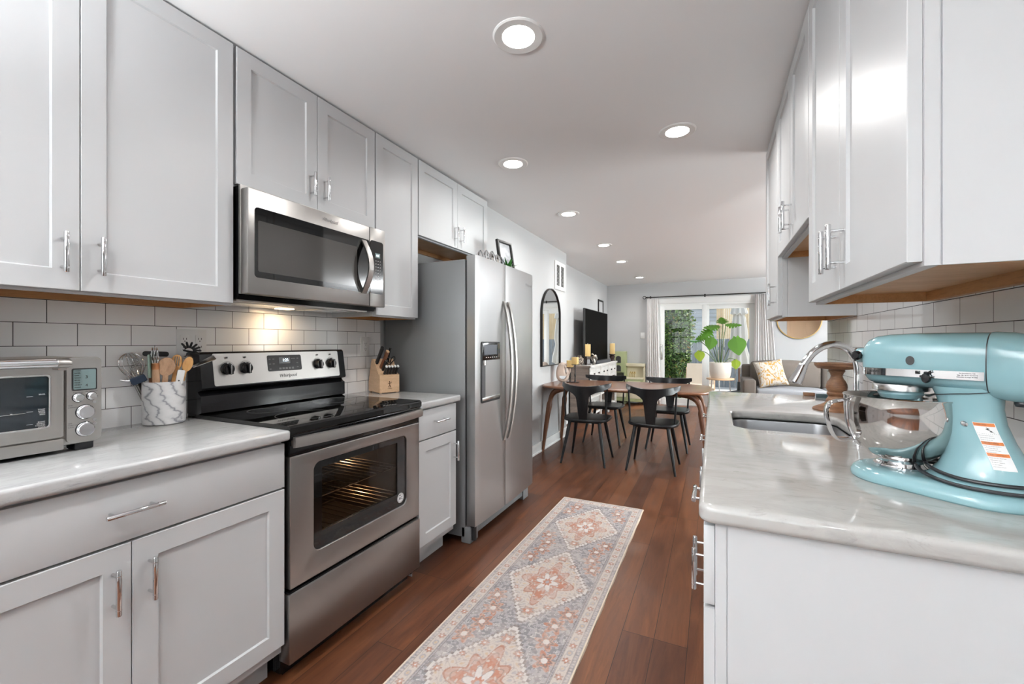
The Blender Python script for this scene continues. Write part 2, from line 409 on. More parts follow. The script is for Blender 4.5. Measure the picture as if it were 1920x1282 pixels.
# hall door reflected in the round mirror
dd = struct('door_2', bx(2.45, 3.3, -.0, .035, 0, 2.03, .002), doorwood)
bm = B()
for (u0, u1) in ((2.55, 2.83), (2.92, 3.2)):
    for (z0, z1) in ((.2, .85), (1.0, 1.9)):
        box(bm, u0, u1, .035, .042, z0, z1, .005)
obj('door_panel', bm, doorwood, dd)
obj('door_knob', lathe(B(), [(.012, 0), (.012, .03), (.028, .04), (.03, .06), (.015, .075)], (3.24, .035, .95), 16, axis='Y'), brass, dd)
bm = B(); box(bm, 2.36, 2.45, -.0, .02, 0, 2.12); box(bm, 3.3, 3.39, 0, .02, 0, 2.12); box(bm, 2.36, 3.39, 0, .02, 2.03, 2.12)
struct('trim_3', bm, doorwood)
# baseboards
def baseb(name, bm_boxes):
    bm = B()
    for (a, b, c, d) in bm_boxes:
        box(bm, a, b, c, d, 0, .11, .003)
        if abs(b-a) < abs(d-c): box(bm, a, b+.008, c, d, 0, .02, .003)
        else: box(bm, a, b, c-.008, d, 0, .02, .003)
    struct(name, bm, trimm)
baseb('baseboard_dining', [(XD, XD+.014, 3.2, 5.43)])
baseb('baseboard_living', [(-2.0, -1.986, 5.43, YF)])
baseb('baseboard_far', [(-1.98, -1.1, YF-.014, YF), (.84, 3.99, YF-.014, YF)])
# ---------------- patio door
bm = B(); y0, y1 = YF-.02, YF+.12
box(bm, DX0-.10, DX0+.005, YF-.018, YF, 0, DZ-.005); box(bm, DX1-.005, DX1+.10, YF-.018, YF, 0, DZ-.005); box(bm, DX0-.10, DX1+.10, YF-.022, YF, DZ-.005, DZ+.10, .003)
struct('trim_4', bm, trimm)
pd = struct('door_1', join(bx(DX0, DX0+.045, YF-.003, YF+.12, .03, DZ-.045), bx(DX1-.045, DX1, YF-.003, YF+.12, .03, DZ-.045), bx(DX0, DX1, YF-.003, YF+.12, DZ-.045, DZ), bx(DX0, DX1, YF-.003, YF+.14, 0, .03)), vinyl)
def sash(x0, x1, yy, name):
    bm = B(); w_ = .085
    box(bm, x0, x0+w_, yy, yy+.04, .03, DZ-.045, .003); box(bm, x1-w_, x1, yy, yy+.04, .03, DZ-.045, .003)
    box(bm, x0+w_, x1-w_, yy+.0005, yy+.0395, .03, .13); box(bm, x0+w_, x1-w_, yy+.0005, yy+.0395, DZ-.045-.08, DZ-.045)
    o = obj(name, bm, vinyl, pd)
    obj('door_pane', bx(x0+w_, x1-w_, yy+.016, yy+.022, .13, DZ-.125), glass, o); return o
s1 = sash(DX0+.045, -.105, YF+.005, 'door_sash'); s2 = sash(-.15, DX1-.045, YF+.05, 'door_sash')
bm = B(); tube(bm, smoothpath([(-.925, YF+.005, .92), (-.925, YF-.03, .94), (-.925, YF-.045, 1.03), (-.925, YF-.03, 1.12), (-.925, YF+.005, 1.14)]), .009, 10); box(bm, -.945, -.905, YF-.004, YF+.006, .88, 1.18, .003)
obj('door_handle', bm, nickel, s1)

# ---------------------------------------------------------------- recessed lights
def downlight(x, y, power, label, hot=False):
    r = thing('recessed_ceiling_light', label, 'ceiling light', (x, y, ZC), 'recessed lights in the ceiling')
    obj('trim_ring', lathe(B(), [(.062, -.004), (.092, -.006), (.098, -.002), (.098, .0), (.062, .0)], (x, y, ZC), 40, cap=False), trimm, r)
    obj('lens', lathe(B(), [(.0005, -.0045), (.062, -.0045), (.062, -.001), (.0005, -.001)], (x, y, ZC), 40), lensm, r)
    l = light('AREA', 'downlight_lamp', (x, y, ZC-.012), power*.36, (1, .985, .965), shape='DISK', size=.12); l.data.spread = math.radians(165)
lensm = mat('lit_lens', (1, 1, 1), .5, Emission_Strength=7.0); bs(lensm).inputs['Emission Color'].default_value = (1, .97, .92, 1)
for a in ((-.674, 1.488, 13, 'large glowing recessed light nearest the viewer, above the range'), (-.18, 2.535, 13, 'recessed ceiling light close to the right-hand wall cabinets'),
          (-1.188, 2.537, 7, 'recessed ceiling light in front of the cabinets over the fridge'), (-1.195, 3.747, 10, 'recessed ceiling light above the near side of the dining area'),
          (-1.195, 5.139, 10, 'recessed ceiling light just past the wall vent'), (-1.21, 6.293, 13, 'second farthest recessed light, over the tv console'),
          (-1.207, 7.985, 13, 'farthest recessed ceiling light, nearest the patio door')):
    downlight(*a)
for (x, y, w_) in ((-.67, -.3, 'just behind the viewer'), (-1.1, -1.7, 'by the front window'), (.6, -1.5, 'in the front room on the right'), (1.6, 1.2, 'in the hall before the tan door'), (1.8, 3.8, 'behind the tiled partition'), (1.5, 6.3, 'over the middle of the living room')):  # extra ceiling lights outside the view, added as fill
    downlight(x, y, 13, 'added unseen recessed ceiling light '+w_)

# ---------------------------------------------------------------- cabinets
def pull(parent, s, xf, y, z, length=.125, vertical=True, so=.032, r=.0062, label=None):
    bm = B(); xb = xf+s*so; h = length/2
    e = lambda t: (xb, y, z+t) if vertical else (xb, y+t, z)
    tube(bm, [e(-h), e(-h+.002), e(h-.002), e(h)], [r*.86, r, r, r*.86], 16)
    for t in (-h*.70, h*.70):
        a = e(t); tube(bm, [(xf-s*.001, a[1], a[2]), (xb, a[1], a[2])], .0038, 10)
        b0, b1 = e(t*1.06), e(t*1.10); tube(bm, [b0, b1], r*1.05, 16)
    o = obj('handle', bm, chrome, parent)
    return tag(o, label) if label else o
def shaker(parent, s, xf, y0, y1, z0, z1, t=.02, wd=.058, name='door'):
    bm = B(); g = .0012; y0 += g; y1 -= g; c = .0015; rc = .0075; sl = .0035
    def ring(d, i): return [(xf-s*d, y0+i, z0+i), (xf-s*d, y1-i, z0+i), (xf-s*d, y1-i, z1-i), (xf-s*d, y0+i, z1-i)]
    rings = [ring(t, 0), ring(c, 0), ring(0, c), ring(0, wd), ring(rc, wd+sl)]
    ring_skin(bm, rings)
    return obj(name, bm, cab, parent)
def slab(parent, s, xf, y0, y1, z0, z1, t=.02, name='drawer'):
    g = .0012
    return obj(name, bx(xf-s*t, xf, y0+g, y1-g, z0, z1, .0018), cab, parent)
def upper(name, label, s, xf, xw, y0, y1, z0, z1, doors, handles, open_side=None, group=None):
    """xf door face, xw wall x, doors = split ys"""
    r = thing(name, label, 'wall cabinet', ((xf+xw)/2, (y0+y1)/2, z0), group)
    xb = xf-s*.0205
    bm = B(); box(bm, xb, xw, y0, y1, z0+.026, z1)
    box(bm, xb, xb-s*.02, y0, y1, z0-.006, z0+.026)                      # front rail lip
    box(bm, xb-s*.02, xw, y0, y0+.004, z0-.006, z0+.026)
    box(bm, xb-s*.02, xw, y1-.004, y1, z0-.006, z0+.026)
    # shallow groove line between face frame and side panel
    box(bm, xb, xb-s*.020, y0-.003, y0, z0-.006, z1); box(bm, xb-s*.0225, xw, y0-.003, y0, z0-.006, z1)
    obj('carcass', bm, cab, r)
    obj('underside', bx(xb-s*.02, xw, y0+.004, y1-.004, z0+.022, z0+.0262), maple, r)
    bm = B(); box(bm, xw, xw-(-s)*.0+s*.02, y0+.016, y1-.016, z0-.006, z0+.024)
    box(bm, xb-s*.02, xw, y0+.004, y0+.016, z0-.006, z0+.024); box(bm, xb-s*.02, xw, y1-.016, y1-.004, z0-.006, z0+.024)
    obj('underside_rail', bm, maple2, r)
    ys = doors
    for k in range(len(ys)-1):
        d = shaker(r, s, xf, ys[k], ys[k+1], z0+.002, z1-.004)
        for (kk, hy, hz) in handles:
            if kk == k: pull(d, s, xf, hy, hz, .115 if z1-z0 > .6 else .11)
    return r
UF = -1.68
upper('wall_cabinet', 'white two-door wall cabinet above the toaster oven', 1, UF, XL+.012, .14, 1.036, 1.378, 2.388, (.14, .593, 1.036), ((0, .553, 1.485), (1, .634, 1.485)))
upper('wall_cabinet', 'white wall cabinet next to the one above the toaster oven, mostly out of view', 1, UF, XL+.012, -.76, .135, 1.378, 2.388, (-.76, -.31, .135), ((0, -.35, 1.485), (1, -.27, 1.485)))
upper('wall_cabinet', 'short white two-door wall cabinet over the microwave', 1, UF, XL, 1.046, 1.800, 1.846, 2.388, (1.046, 1.423, 1.800), ((0, 1.385, 1.955), (1, 1.462, 1.955)))
upper('wall_cabinet', 'narrow single-door white wall cabinet between microwave and fridge', 1, UF, XL+.012, 1.806, 2.178, 1.378, 2.388, (1.806, 2.178), ())
upper('wall_cabinet', 'short deep white two-door wall cabinet over the fridge', 1, UF, XL, 2.184, 3.09, 1.905, 2.388, (2.184, 2.637, 3.09), ((0, 2.597, 2.01), (1, 2.677, 2.01)))
UR = .295
upper('wall_cabinet', 'large white two-door wall cabinet above the stand mixer', -1, UR, XR-.006, .93, 1.748, 1.362, 2.388, (.932, 1.357, 1.748), ((0, 1.405, 1.470), (1, 1.305, 1.470)) and ((0, 1.318, 1.470), (1, 1.398, 1.470)))
upper('wall_cabinet', 'shorter white two-door wall cabinet above the kitchen sink', -1, UR, XR-.006, 1.754, 2.515, 1.655, 2.388, (1.754, 2.134, 2.515), ((0, 2.095, 1.76), (1, 2.175, 1.76)))
upper('wall_cabinet', 'white wall cabinet at the far right end beside the round mirror', -1, UR, XR-.006, 2.520, 3.05, 1.362, 2.388, (2.522, 3.05), ((0, 2.575, 1.475),))

def base(name, label, s, xf, xw, y0, y1, drawers, doors, handles, zt=.876):
    r = thing(name, label, 'base cabinet', ((xf+xw)/2, (y0+y1)/2, 0))
    xb = xf-s*.0205
    bm = B(); box(bm, xb, xw, y0, y1, .115, zt); box(bm, xb, xb-s*.020, y0-.003, y0, .115, zt); box(bm, xb-s*.0225, xw, y0-.003, y0, .0, zt)
    obj('carcass', bm, cab, r)
    obj('toe_kick', bx(xb-s*.075, xb-s*.09, y0, y1, 0, .115), cab, r)
    for (a, b) in drawers:
        d = slab(r, s, xf, a, b, .712, .868)
        if b-a > .1: pull(d, s, xf, (a+b)/2 if s < 0 else (a+b)/2, .792 if b-a > .5 else .797, .125, False)
    for k in range(len(doors)-1):
        d = shaker(r, s, xf, doors[k], doors[k+1], .150, .705)
        for (kk, hy, hz) in handles:
            if kk == k: pull(d, s, xf, hy, hz, .115)
BF = -1.385
base('base_cabinet', 'white base cabinet with wide drawer under the toaster oven', 1, BF, XL+.022, .143, 1.034, ((.143, 1.034),), (.143, .590, 1.034), ((0, .550, .597), (1, .628, .597)))
base('base_cabinet', 'white base cabinet beside the one under the toaster oven, out of view', 1, BF, XL+.022, -.76, .138, ((-.76, .138),), (-.76, -.31, .138), ((0, -.35, .597), (1, -.27, .597)))
base('base_cabinet', 'narrow white base cabinet between range and fridge', 1, BF, XL+.022, 1.802, 2.158, ((1.802, 2.158),), (1.802, 2.158), ((0, 2.133, .592),))
RF = -.017
base('base_cabinet', 'white base cabinet under the stand mixer, at the near end of the counter', -1, RF, XR, .927, 1.765, ((.927, 1.765),), (.927, 1.348, 1.765), ((0, 1.308, .592), (1, 1.388, .592)))
base('base_cabinet', 'white sink base cabinet below the undermount sink', -1, RF, XR, 1.770, 2.50, ((1.77, 2.50),), (1.77, 2.135, 2.50), ((0, 2.095, .592), (1, 2.175, .592)), .66)
base('base_cabinet', 'white base cabinet at the far end of the right counter', -1, RF, XR, 2.505, 2.995, ((2.505, 2.995),), (2.505, 2.995), ((0, 2.55, .592),))

# counters
def counter(name, label, polys, z, m, th=.035, bev=.009, mats=None):
    bm = curve_plate(polys, th, bev, 4); bmesh.ops.translate(bm, verts=bm.verts, vec=(0, 0, z-th/2))
    o = obj(name, bm, m); return tag(o, label, 'countertop')
counter('countertop', 'grey veined marble countertop under the toaster oven and crock', [rrect(XL+.001, -1.362, -.80, 1.043, .012)], .915, marbleL, .036)
counter('countertop', 'small marble countertop under the knife block', [rrect(XL+.001, -1.362, 1.798, 2.176, .010)], .915, marbleL, .036)
SX0, SX1, SY0, SY1 = .075, .46, 1.772, 2.23
counter('countertop', 'long marble countertop under the stand mixer with sink cutout', [rrect(-.026, XR-.001, .905, 3.025, .025), rrect(SX0, SX1, SY0, SY1, .07)[::-1]], .915, marbleR, .037, .012)
# sink
r = thing('kitchen_sink', 'stainless steel undermount sink set in the right-hand marble counter', 'sink', ((SX0+SX1)/2, (SY0+SY1)/2, .68))
bm = B(); e_ = .008
rings = [[(x, y, z) for x, y in rrect(SX0-i, SX1+i, SY0-i, SY1+i, max(.02, .07+i))] for i, z in ((.003, .8765), (-.002, .8745), (-.004, .865), (-.01, .72), (-.03, .692), (-.10, .688))]
ring_skin(bm, rings, cap=False); f = [bm.verts.new(p) for p in rings[-1]]; bm.faces.new(f)
obj('basin', bm, sinkm, r)
obj('drain', lathe(B(), [(.001, .001), (.03, .001), (.042, .003), (.045, 0)], ((SX0+SX1)/2, (SY0+SY1)/2, .689), 24), chrome, r)

# ---------------------------------------------------------------- range
Xd = -1.377
R = thing('electric_range', 'stainless electric range with black ceramic cooktop between the marble counters', 'range', (-1.69, 1.417, 0))
Y0, Y1 = 1.045, 1.797
bm = B(); 
box(bm, -1.995, -1.425, Y0, Y0+.012, .02, .90); box(bm, -1.995, -1.425, Y1-.012, Y1, .02, .90)      # sides
box(bm, -1.995, -1.98, Y0, Y1, .02, .90); box(bm, -1.98, -1.43, Y0, Y1, .02, .30)
box(bm, -1.99, -1.44, Y0+.02, Y1-.02, 0, .03)
box(bm, -1.425, -1.405, Y0, Y1, .83, .90)
obj('body', bm, black, R)
bm = B(); box(bm, -1.975, -1.43, Y0+.013, Y0+.05, .33, .80); box(bm, -1.975, -1.43, Y1-.05, Y1-.013, .33, .80); box(bm, -1.975, -1.93, Y0+.013, Y1-.013, .33, .80)
box(bm, -1.975, -1.43, Y0+.013, Y1-.013, .31, .335); box(bm, -1.975, -1.43, Y0+.013, Y1-.013, .79, .82)
obj('oven_cavity', bm, inner, R)
for zz in (.46, .60):
    bm = B()
    for k in range(17):
        y = Y0+.07+k*(Y1-Y0-.14)/16; tube(bm, [(-1.92, y, zz), (-1.46, y, zz)], .0024, 6)
    for x in (-1.92, -1.69, -1.46): tube(bm, [(x, Y0+.055, zz-.004), (x, Y1-.055, zz-.004)], .0035, 6)
    obj('oven_rack', bm, rackm, R)
light('POINT', 'oven_lamp', (-1.90, 1.68, .76), .9, (1, .74, .48), shadow_soft_size=.02)
tube_bm = B(); tube(tube_bm, smoothpath([(-1.9, Y0+.1, .77), (-1.5, Y0+.12, .77), (-1.47, Y0+.2, .77), (-1.9, Y0+.24, .77), (-1.9, Y0+.34, .77), (-1.5, Y0+.36, .77), (-1.5, Y0+.46, .77), (-1.9, Y0+.5, .77), (-1.9, Y0+.6, .77), (-1.5, Y0+.62, .77)], 5), .004, 6)
obj('heating_element', tube_bm, rackm, R)
# cooktop
bm = B(); prof = [(-1.995, .903), (-1.372, .893), (-1.366, .900), (-1.367, .920), (-1.376, .9275), (-1.385, .929), (-1.90, .929), (-1.995, .929)]
ring_skin(bm, [[(x, y, z) for x, z in prof] for y in (Y0-.004, Y0, Y1, Y1+.004)])
ck = obj('cooktop', bm, cooktop, R)
bm = B(); 
for (cx_, cy_, r_) in ((-1.53, 1.24, .115), (-1.53, 1.60, .09), (-1.78, 1.24, .075), (-1.78, 1.60, .10)):
    lathe(bm, [(r_, 0), (r_, .0004), (r_-.0015, .0004), (r_-.0015, 0)], (cx_, cy_, .929), 40, cap=False)
obj('burner_ring', bm, greyink, ck)
bm = B(); box(bm, -1.43, -1.372, Y0+.004, Y1-.004, .875, .893, .002)
for k in range(34): box(bm, -1.372, -1.369, 1.27+k*.0085, 1.2745+k*.0085, .879, .888)
obj('vent_trim', bm, black, R)
# oven door
D = obj('oven_door', join(bx(Xd-.045, Xd-.004, Y0+.006, Y1-.004, .817, .872, .003)), black, R)
outer = rrect(Y0+.004, Y1-.004, .335, .815, .004); hole = rrect(1.151, 1.696, .428, .769, .03)
bm = curve_plate([outer, hole[::-1]], .030, .004, 2)
M_ = Matrix(((0, 0, 1, Xd-.015), (1, 0, 0, 0), (0, 1, 0, 0), (0, 0, 0, 1)))
bmesh.ops.transform(bm, matrix=M_, verts=bm.verts)
tag(obj('door_panel', bm, ss, D), 'brushed steel oven door skin')
bm = curve_plate([rrect(1.145, 1.702, .422, .775, .03), rrect(1.193, 1.633, .492, .742, .003)[::-1]], .006, 0)
bmesh.ops.transform(bm, matrix=Matrix(((0, 0, 1, Xd-.010), (1, 0, 0, 0), (0, 1, 0, 0), (0, 0, 0, 1))), verts=bm.verts)
obj('window_border', bm, bglass, D)
obj('window_pane', bx(Xd-.018, Xd-.014, 1.19, 1.637, .488, .746), dglass, D)
bm = B(); pts = []
for k in range(25):
    t = k/24; y = 1.052+t*(1.792-1.052); pts.append((Xd+.018+.030*math.sin(PI*t)**.8, y))
rings = [[(x-.007, y, .848), (x+.007, y, .850), (x+.009, y, .868), (x+.007, y, .886), (x-.007, y, .888)] for x, y in pts]
ring_skin(bm, rings); box(bm, Xd-.005, Xd+.02, 1.055, 1.08, .852, .884, .003); box(bm, Xd-.005, Xd+.02, 1.765, 1.79, .852, .884, .003)
obj('door_handle', bm, ss2, D)
bm = lathe(B(), [(.001, 0), (.0235, 0), (.0235, .0006), (.001, .0006)], (Xd-.0065, 1.656, .468), 32, axis='X')
bd = obj('badge', bm, paper, D)
bm = join(txt('AC', .020, (Xd-.0055, 1.656, .466), (0, 1, 0), (0, 0, 1)), txt('new', .009, (Xd-.0055, 1.653, .482), (0, 1, 0), (0, .3, 1)))
lathe(bm, [(.0205, 0), (.0205, .0004), (.0195, .0004), (.0195, 0)], (Xd-.0059, 1.656, .468), 32, axis='X', cap=False)
obj('lettering', bm, ink, bd)
bm = bx(Xd-.055, Xd+.004, Y0-.002, Y1-.002, .068, .318, .004)
dr = obj('storage_drawer', bm, ss, R)
obj('drawer_edge', bx(Xd-.07, Xd-.004, Y0+.004, Y1-.008, .060, .325, .002), black, dr)
# backguard
bm = B(); prof = [(-2.004, .929), (-1.925, .929), (-1.905, .936), (-1.907, 1.005), (-1.922, 1.012), (-1.930, 1.022), (-1.902, 1.030), (-1.898, 1.038), (-1.920, 1.178), (-1.932, 1.187), (-2.004, 1.187)]
ring_skin(bm, [[(x, y, z) for x, z in prof] for y in (Y0-.002, Y1+.003)])
bg_ = obj('backguard', bm, black, R)
def bgp(y, z, d=0): return (-1.898-.022*(z-1.038)/.14+d, y, z)
bm = B(); ring_skin(bm, [[bgp(y, z, d) for y, z in rrect(1.092, 1.757, 1.043, 1.180, .008)] for d in (-.002, .0015)])
cp = obj('control_panel', bm, ss2, bg_)
bm = B(); ring_skin(bm, [[bgp(y, z, d) for y, z in rrect(1.335, 1.518, 1.090, 1.166, .008)] for d in (.001, .003)])
dp = obj('clock_display', bm, blackm, bg_)
bm = B(); ring_skin(bm, [[bgp(y, z, d) for y, z in rrect(1.395, 1.455, 1.125, 1.156, .002)] for d in (.002, .0034)])
obj('display_window', bm, bglass, dp)
def bt(body, size, y, z, m, par, d=.0036, **k): return obj('lettering', txt(body, size, bgp(y, z, d), (0, 1, 0), (-.155, 0, 1), **k), m, par)
bt('1:21', .020, 1.430, 1.141, lit, dp)
bm = B()
for k in range(5): ring_skin(bm, [[bgp(y, z, d) for y, z in rrect(1.392+k*.017, 1.404+k*.017, 1.097, 1.106, .001)] for d in (.002, .0036)])
for (yy, zz) in ((1.347, 1.148), (1.366, 1.148), (1.347, 1.125), (1.366, 1.125), (1.347, 1.101), (1.466, 1.148), (1.478, 1.148), (1.497, 1.148), (1.494, 1.126), (1.494, 1.105)):
    ring_skin(bm, [[bgp(y, z, d) for y, z in rrect(yy-.005, yy+.005, zz-.002, zz+.002, .0008)] for d in (.002, .0034)])
obj('touch_key', bm, greyink, dp)
bt('Whirlpool', .023, 1.437, 1.066, ink, cp, .0018, shear=.25)
for k, y in enumerate((1.148, 1.229, 1.618, 1.702)):
    c = Vector(bgp(y, 1.113)); bm = lathe(B(), [(.028, 0), (.028, .004), (.022, .006), (.021, .022), (.0195, .025), (.001, .025)], (0, 0, 0), 28, axis='X')
    box(bm, .006, .034, -.0065, .0065, -.023, .023, .002)
    bmesh.ops.rotate(bm, verts=bm.verts, cent=(0, 0, 0), matrix=Matrix.Rotation(math.radians((12, 8, 6, 4)[k]), 3, 'X')); bmesh.ops.translate(bm, verts=bm.verts, vec=c)
    kb = obj('control_knob', bm, black, bg_)
    obj('knob_mark', bx(c.x+.034, c.x+.0348, y-.0016, y+.0016, 1.113-.02, 1.113+.02), chrome, kb)
    bm = lathe(B(), [(.033, 0), (.033, .0004), (.0318, .0004), (.0318, 0)], tuple(c+Vector((.0018, 0, 0))), 32, axis='X', cap=False)
    box(bm, c.x-.002, c.x-.0013, y-.004, y+.004, 1.158, 1.166)
    obj('dial_ring', bm, greyink, cp)

# ---------------------------------------------------------------- microwave
Xm = -1.612
Mw = thing('microwave_oven', 'stainless over-the-range microwave with curved handle and dark window', 'microwave', (-1.8, 1.424, 1.405))
bm = B(); prof = [(-2.004, 1.842), (-1.665, 1.842), (-1.665, 1.43), (-1.69, 1.398), (-2.004, 1.398)]
ring_skin(bm, [[(x, y, z) for x, z in prof] for y in (1.052, 1.798)])
obj('body', bm, black, Mw)
bm = bx(-1.665, -1.655, 1.045, 1.80, 1.418, 1.842)
box(bm, -1.655, Xm-.001, 1.047, 1.688, 1.417, 1.826, .004); dmw = obj('door', bm, ss, Mw)
obj('control_frame', bx(-1.655, Xm, 1.6905, 1.803, 1.417, 1.830, .004), ss, Mw)
bm = B(); ring_skin(bm, [[(Xm+d, y, z) for y, z in rrect(1.074, 1.687, 1.482, 1.757, .014)] for d in (-.002, .0012)])
obj('window_border', bm, bglass, dmw)
scr = mat('microwave_window_mesh', (.050, .047, .044), .06)
bm = B(); ring_skin(bm, [[(Xm+d, y, z) for y, z in rrect(1.087, 1.60, 1.506, 1.706, .006)] for d in (.0, .0016)])
obj('window_screen', bm, scr, dmw)
bm = B(); ring_skin(bm, [[(Xm+d, y, z) for y, z in rrect(1.6915, 1.787, 1.484, 1.762, .014)] for d in (-.002, .0012)])
cpn = obj('control_panel', bm, bglass, Mw)
bm = B(); ring_skin(bm, [[(Xm+d, y, z) for y, z in rrect(1.727, 1.763, 1.675, 1.700, .001)] for d in (.001, .0017)])
ds = obj('clock_display', bm, lcd, cpn)
obj('lettering', txt('1:21', .014, (Xm+.002, 1.745, 1.687), (0, 1, 0), (0, 0, 1)), lit, ds)
bm = B()
for r_ in range(9):
    for c_ in range(3):
        y, z = 1.732+c_*.016, 1.658-r_*.016; bm = join(bm, bx(Xm+.001, Xm+.0016, y-.003, y+.003, z-.0012, z+.0012))
obj('keypad', bm, lightink, cpn)
bm = B(); rings = []
for k in range(21):
    t = k/20; z = 1.478+t*(1.745-1.478); x = Xm+.006+.050*math.sin(PI*t); y = 1.640
    tx = math.cos(PI*t)*.050*PI/(1.745-1.478); n = Vector((1, 0, -tx)).normalized()
    rings.append([Vector((x, y, z))+n*a+Vector((0, b, 0)) for a, b in ((-.006, -.014), (.004, -.016), (.006, 0), (.004, .016), (-.006, .014))])
ring_skin(bm, rings)
obj('door_handle', bm, ss2, dmw)
obj('logo', txt('Whirlpool', .022, (Xm+.0004, 1.434, 1.793), (0, 1, 0), (0, 0, 1), shear=.25), chrome, dmw)
bm = B(); box(bm, -1.98, -1.72, 1.07, 1.78, 1.394, 1.3985)
bp = obj('bottom_plate', bm, ss2, Mw)
bm = B(); obj('grease_filter', bx(-1.95, -1.76, 1.10, 1.33, 1.391, 1.3945, .001), nickel, bp); obj('grease_filter', bx(-1.95, -1.76, 1.52, 1.75, 1.391, 1.3945, .001), nickel, bp); bm.free()
warm = mat('warm_lamp_lens', (1, .8, .5), .5, Emission_Strength=6); bs(warm).inputs['Emission Color'].default_value = (1, .72, .42, 1)
obj('cooktop_lamp', bx(-1.93, -1.88, 1.385, 1.455, 1.390, 1.3945, .001), warm, bp)
l = light('AREA', 'microwave_cooktop_lamp', (-1.915, 1.42, 1.385), .27, (1, .70, .40), shape='RECTANGLE', size=.04, size_y=.07)

# ---------------------------------------------------------------- fridge
F_ = thing('refrigerator', 'tall side-by-side stainless refrigerator with ice and water dispenser', 'refrigerator', (-1.65, 2.68, 0))
FY0, FY1, FYM = 2.235, 3.140, 2.628
obj('case', bx(-2.0, -1.372, FY0+.002, FY1-.004, .035, 1.737, .004), sscol, F_)
obj('door_gasket', bx(-1.372, -1.358, FY0+.012, FY1-.012, .11, 1.73), blackm, F_)
def fdoor(a, b, label):
    # slightly bowed skin
    bm = B(); n = 14; prof = []
    for k in range(n+1):
        t = k/n; y = a+(b-a)*t; yc = (y-(FY0+FY1)/2)/((FY1-FY0)/2); prof.append((-1.287-.010*yc*yc-(.003*max(0, abs(2*t-1)-.93)/.07), y))
    ring = [(-1.357, a), ] + prof + [(-1.357, b)]
    ring_skin(bm, [[(x, y, z) for x, y in ring] for z in (.112, 1.758)])
    return tag(obj('door', bm, ssf, F_), label)
fl = fdoor(FY0, FYM-.003, 'left freezer door with dispenser'); frd = fdoor(FYM+.003, FY1, 'right door')
for yy, d, sg in ((FYM-.034, fl, -1), (FYM+.036, frd, 1)):
    bm = B(); rings = []
    for k in range(25):
        t = k/24; z = .565+t*(1.505-.565); x = -1.283+.062*math.sin(PI*t)**.75
        rings.append([(x-.010, yy-.011, z), (x+.004, yy-.013, z), (x+.008, yy, z), (x+.004, yy+.013, z), (x-.010, yy+.011, z)])
    ring_skin(bm, rings); obj('door_handle', bm, ss2, d)
bm = curve_plate([rrect(2.297, 2.550, .850, 1.232, .012), rrect(2.306, 2.541, .868, 1.224, .008)[::-1]], .008, .002)
bmesh.ops.transform(bm, matrix=Matrix(((0, 0, 1, -1.292), (1, 0, 0, 0), (0, 1, 0, 0), (0, 0, 0, 1))), verts=bm.verts)
dpn = obj('dispenser', bm, blackm, fl)
obj('dispenser_recess', bx(-1.30, -1.2925, 2.303, 2.544, .862, 1.12), mat('dark_grey_recess', (.075, .078, .082), .4), dpn)
bm = bx(-1.30, -1.286, 2.305, 2.542, 1.115, 1.226, .003); obj('dispenser_panel', bm, bglass, dpn)
bm = B(); box(bm, -1.2862, -1.2856, 2.325, 2.50, 1.150, 1.212); obj('dispenser_screen', bm, mat('reflective_grey_screen', (.12, .13, .15), .1), dpn)
bm = B()
for k in range(6): box(bm, -1.2862, -1.2852, 2.345+k*.028, 2.357+k*.028, 1.130, 1.135)
obj('dispenser_key', bm, lightink, dpn)
obj('drip_tray', bx(-1.298, -1.284, 2.304, 2.543, .864, .884, .002), nickel, dpn)
bm = B(); tube(bm, [(-1.291, 2.33, 1.115), (-1.289, 2.33, 1.085)], [.012, .009], 12); obj('dispenser_nozzle', bm, nickel, dpn)
obj('logo', txt('Whirlpool', .030, (-1.2925, 3.04, 1.665), (-.018, 1, 0), (0, 0, 1), shear=.25), chrome, frd)
bm = B(); box(bm, -1.40, -1.335, FY0+.002, FY0+.10, .0, .10, .006); box(bm, -1.40, -1.335, FY1-.10, FY1-.004, 0, .10, .006); box(bm, -1.40, -1.345, FY0+.08, FY1-.08, .03, .10, .004)
obj('base_grille', bm, sscol, F_)
bm = B(); tube(bm, [(-1.325, FY0+.03, .02), (-1.325, FY0+.03, .105)], .016, 12); box(bm, -1.34, -1.31, FY0+.01, FY0+.05, .098, .112, .003)
obj('hinge', bm, blackm, F_)
bm = B(); box(bm, -1.37, -1.30, FY0+.01, FY0+.07, 1.737, 1.757, .004); box(bm, -1.37, -1.30, FY1-.07, FY1-.01, 1.737, 1.757, .004); obj('hinge_cover', bm, sscol, F_)

# ---------------------------------------------------------------- toaster oven
T = thing('toaster_oven', 'stainless countertop toaster oven with grey display and round dials', 'toaster oven', (-1.82, .40, .915))
Xt = -1.655; TY0, TY1, TS = .165, .630, .552
bm = bx(-1.995, Xt-.02, TY0+.004, TY1-.004, .937, 1.181, .012); obj('housing', bm, ss2, T)
bm = B(); box(bm, -1.98, Xt-.012, TY0, TY1, .934, 1.184, .010); 
prof = rrect(TS+.003, TY1+.001, .941, 1.186, .014); ring_skin(bm, [[(Xt+d, y, z) for y, z in prof] for d in (-.03, 0)])
cpT = obj('control_panel', bm, ss2, T)
door = curve_plate([rrect(TY0, TS-.002, .962, 1.170, .005), rrect(TY0+.035, .522, .995, 1.139, .006)[::-1]], .022, .003, 2)
bmesh.ops.transform(door, matrix=Matrix(((0, 0, 1, Xt-.010), (1, 0, 0, 0), (0, 1, 0, 0), (0, 0, 0, 1))), verts=door.verts)
dT = obj('door', door, ss2, T)
bm = curve_plate([rrect(TY0+.033, .5225, .993, 1.141, .008), rrect(TY0+.037, .5185, .998, 1.136, .007)[::-1]], .004, .001)
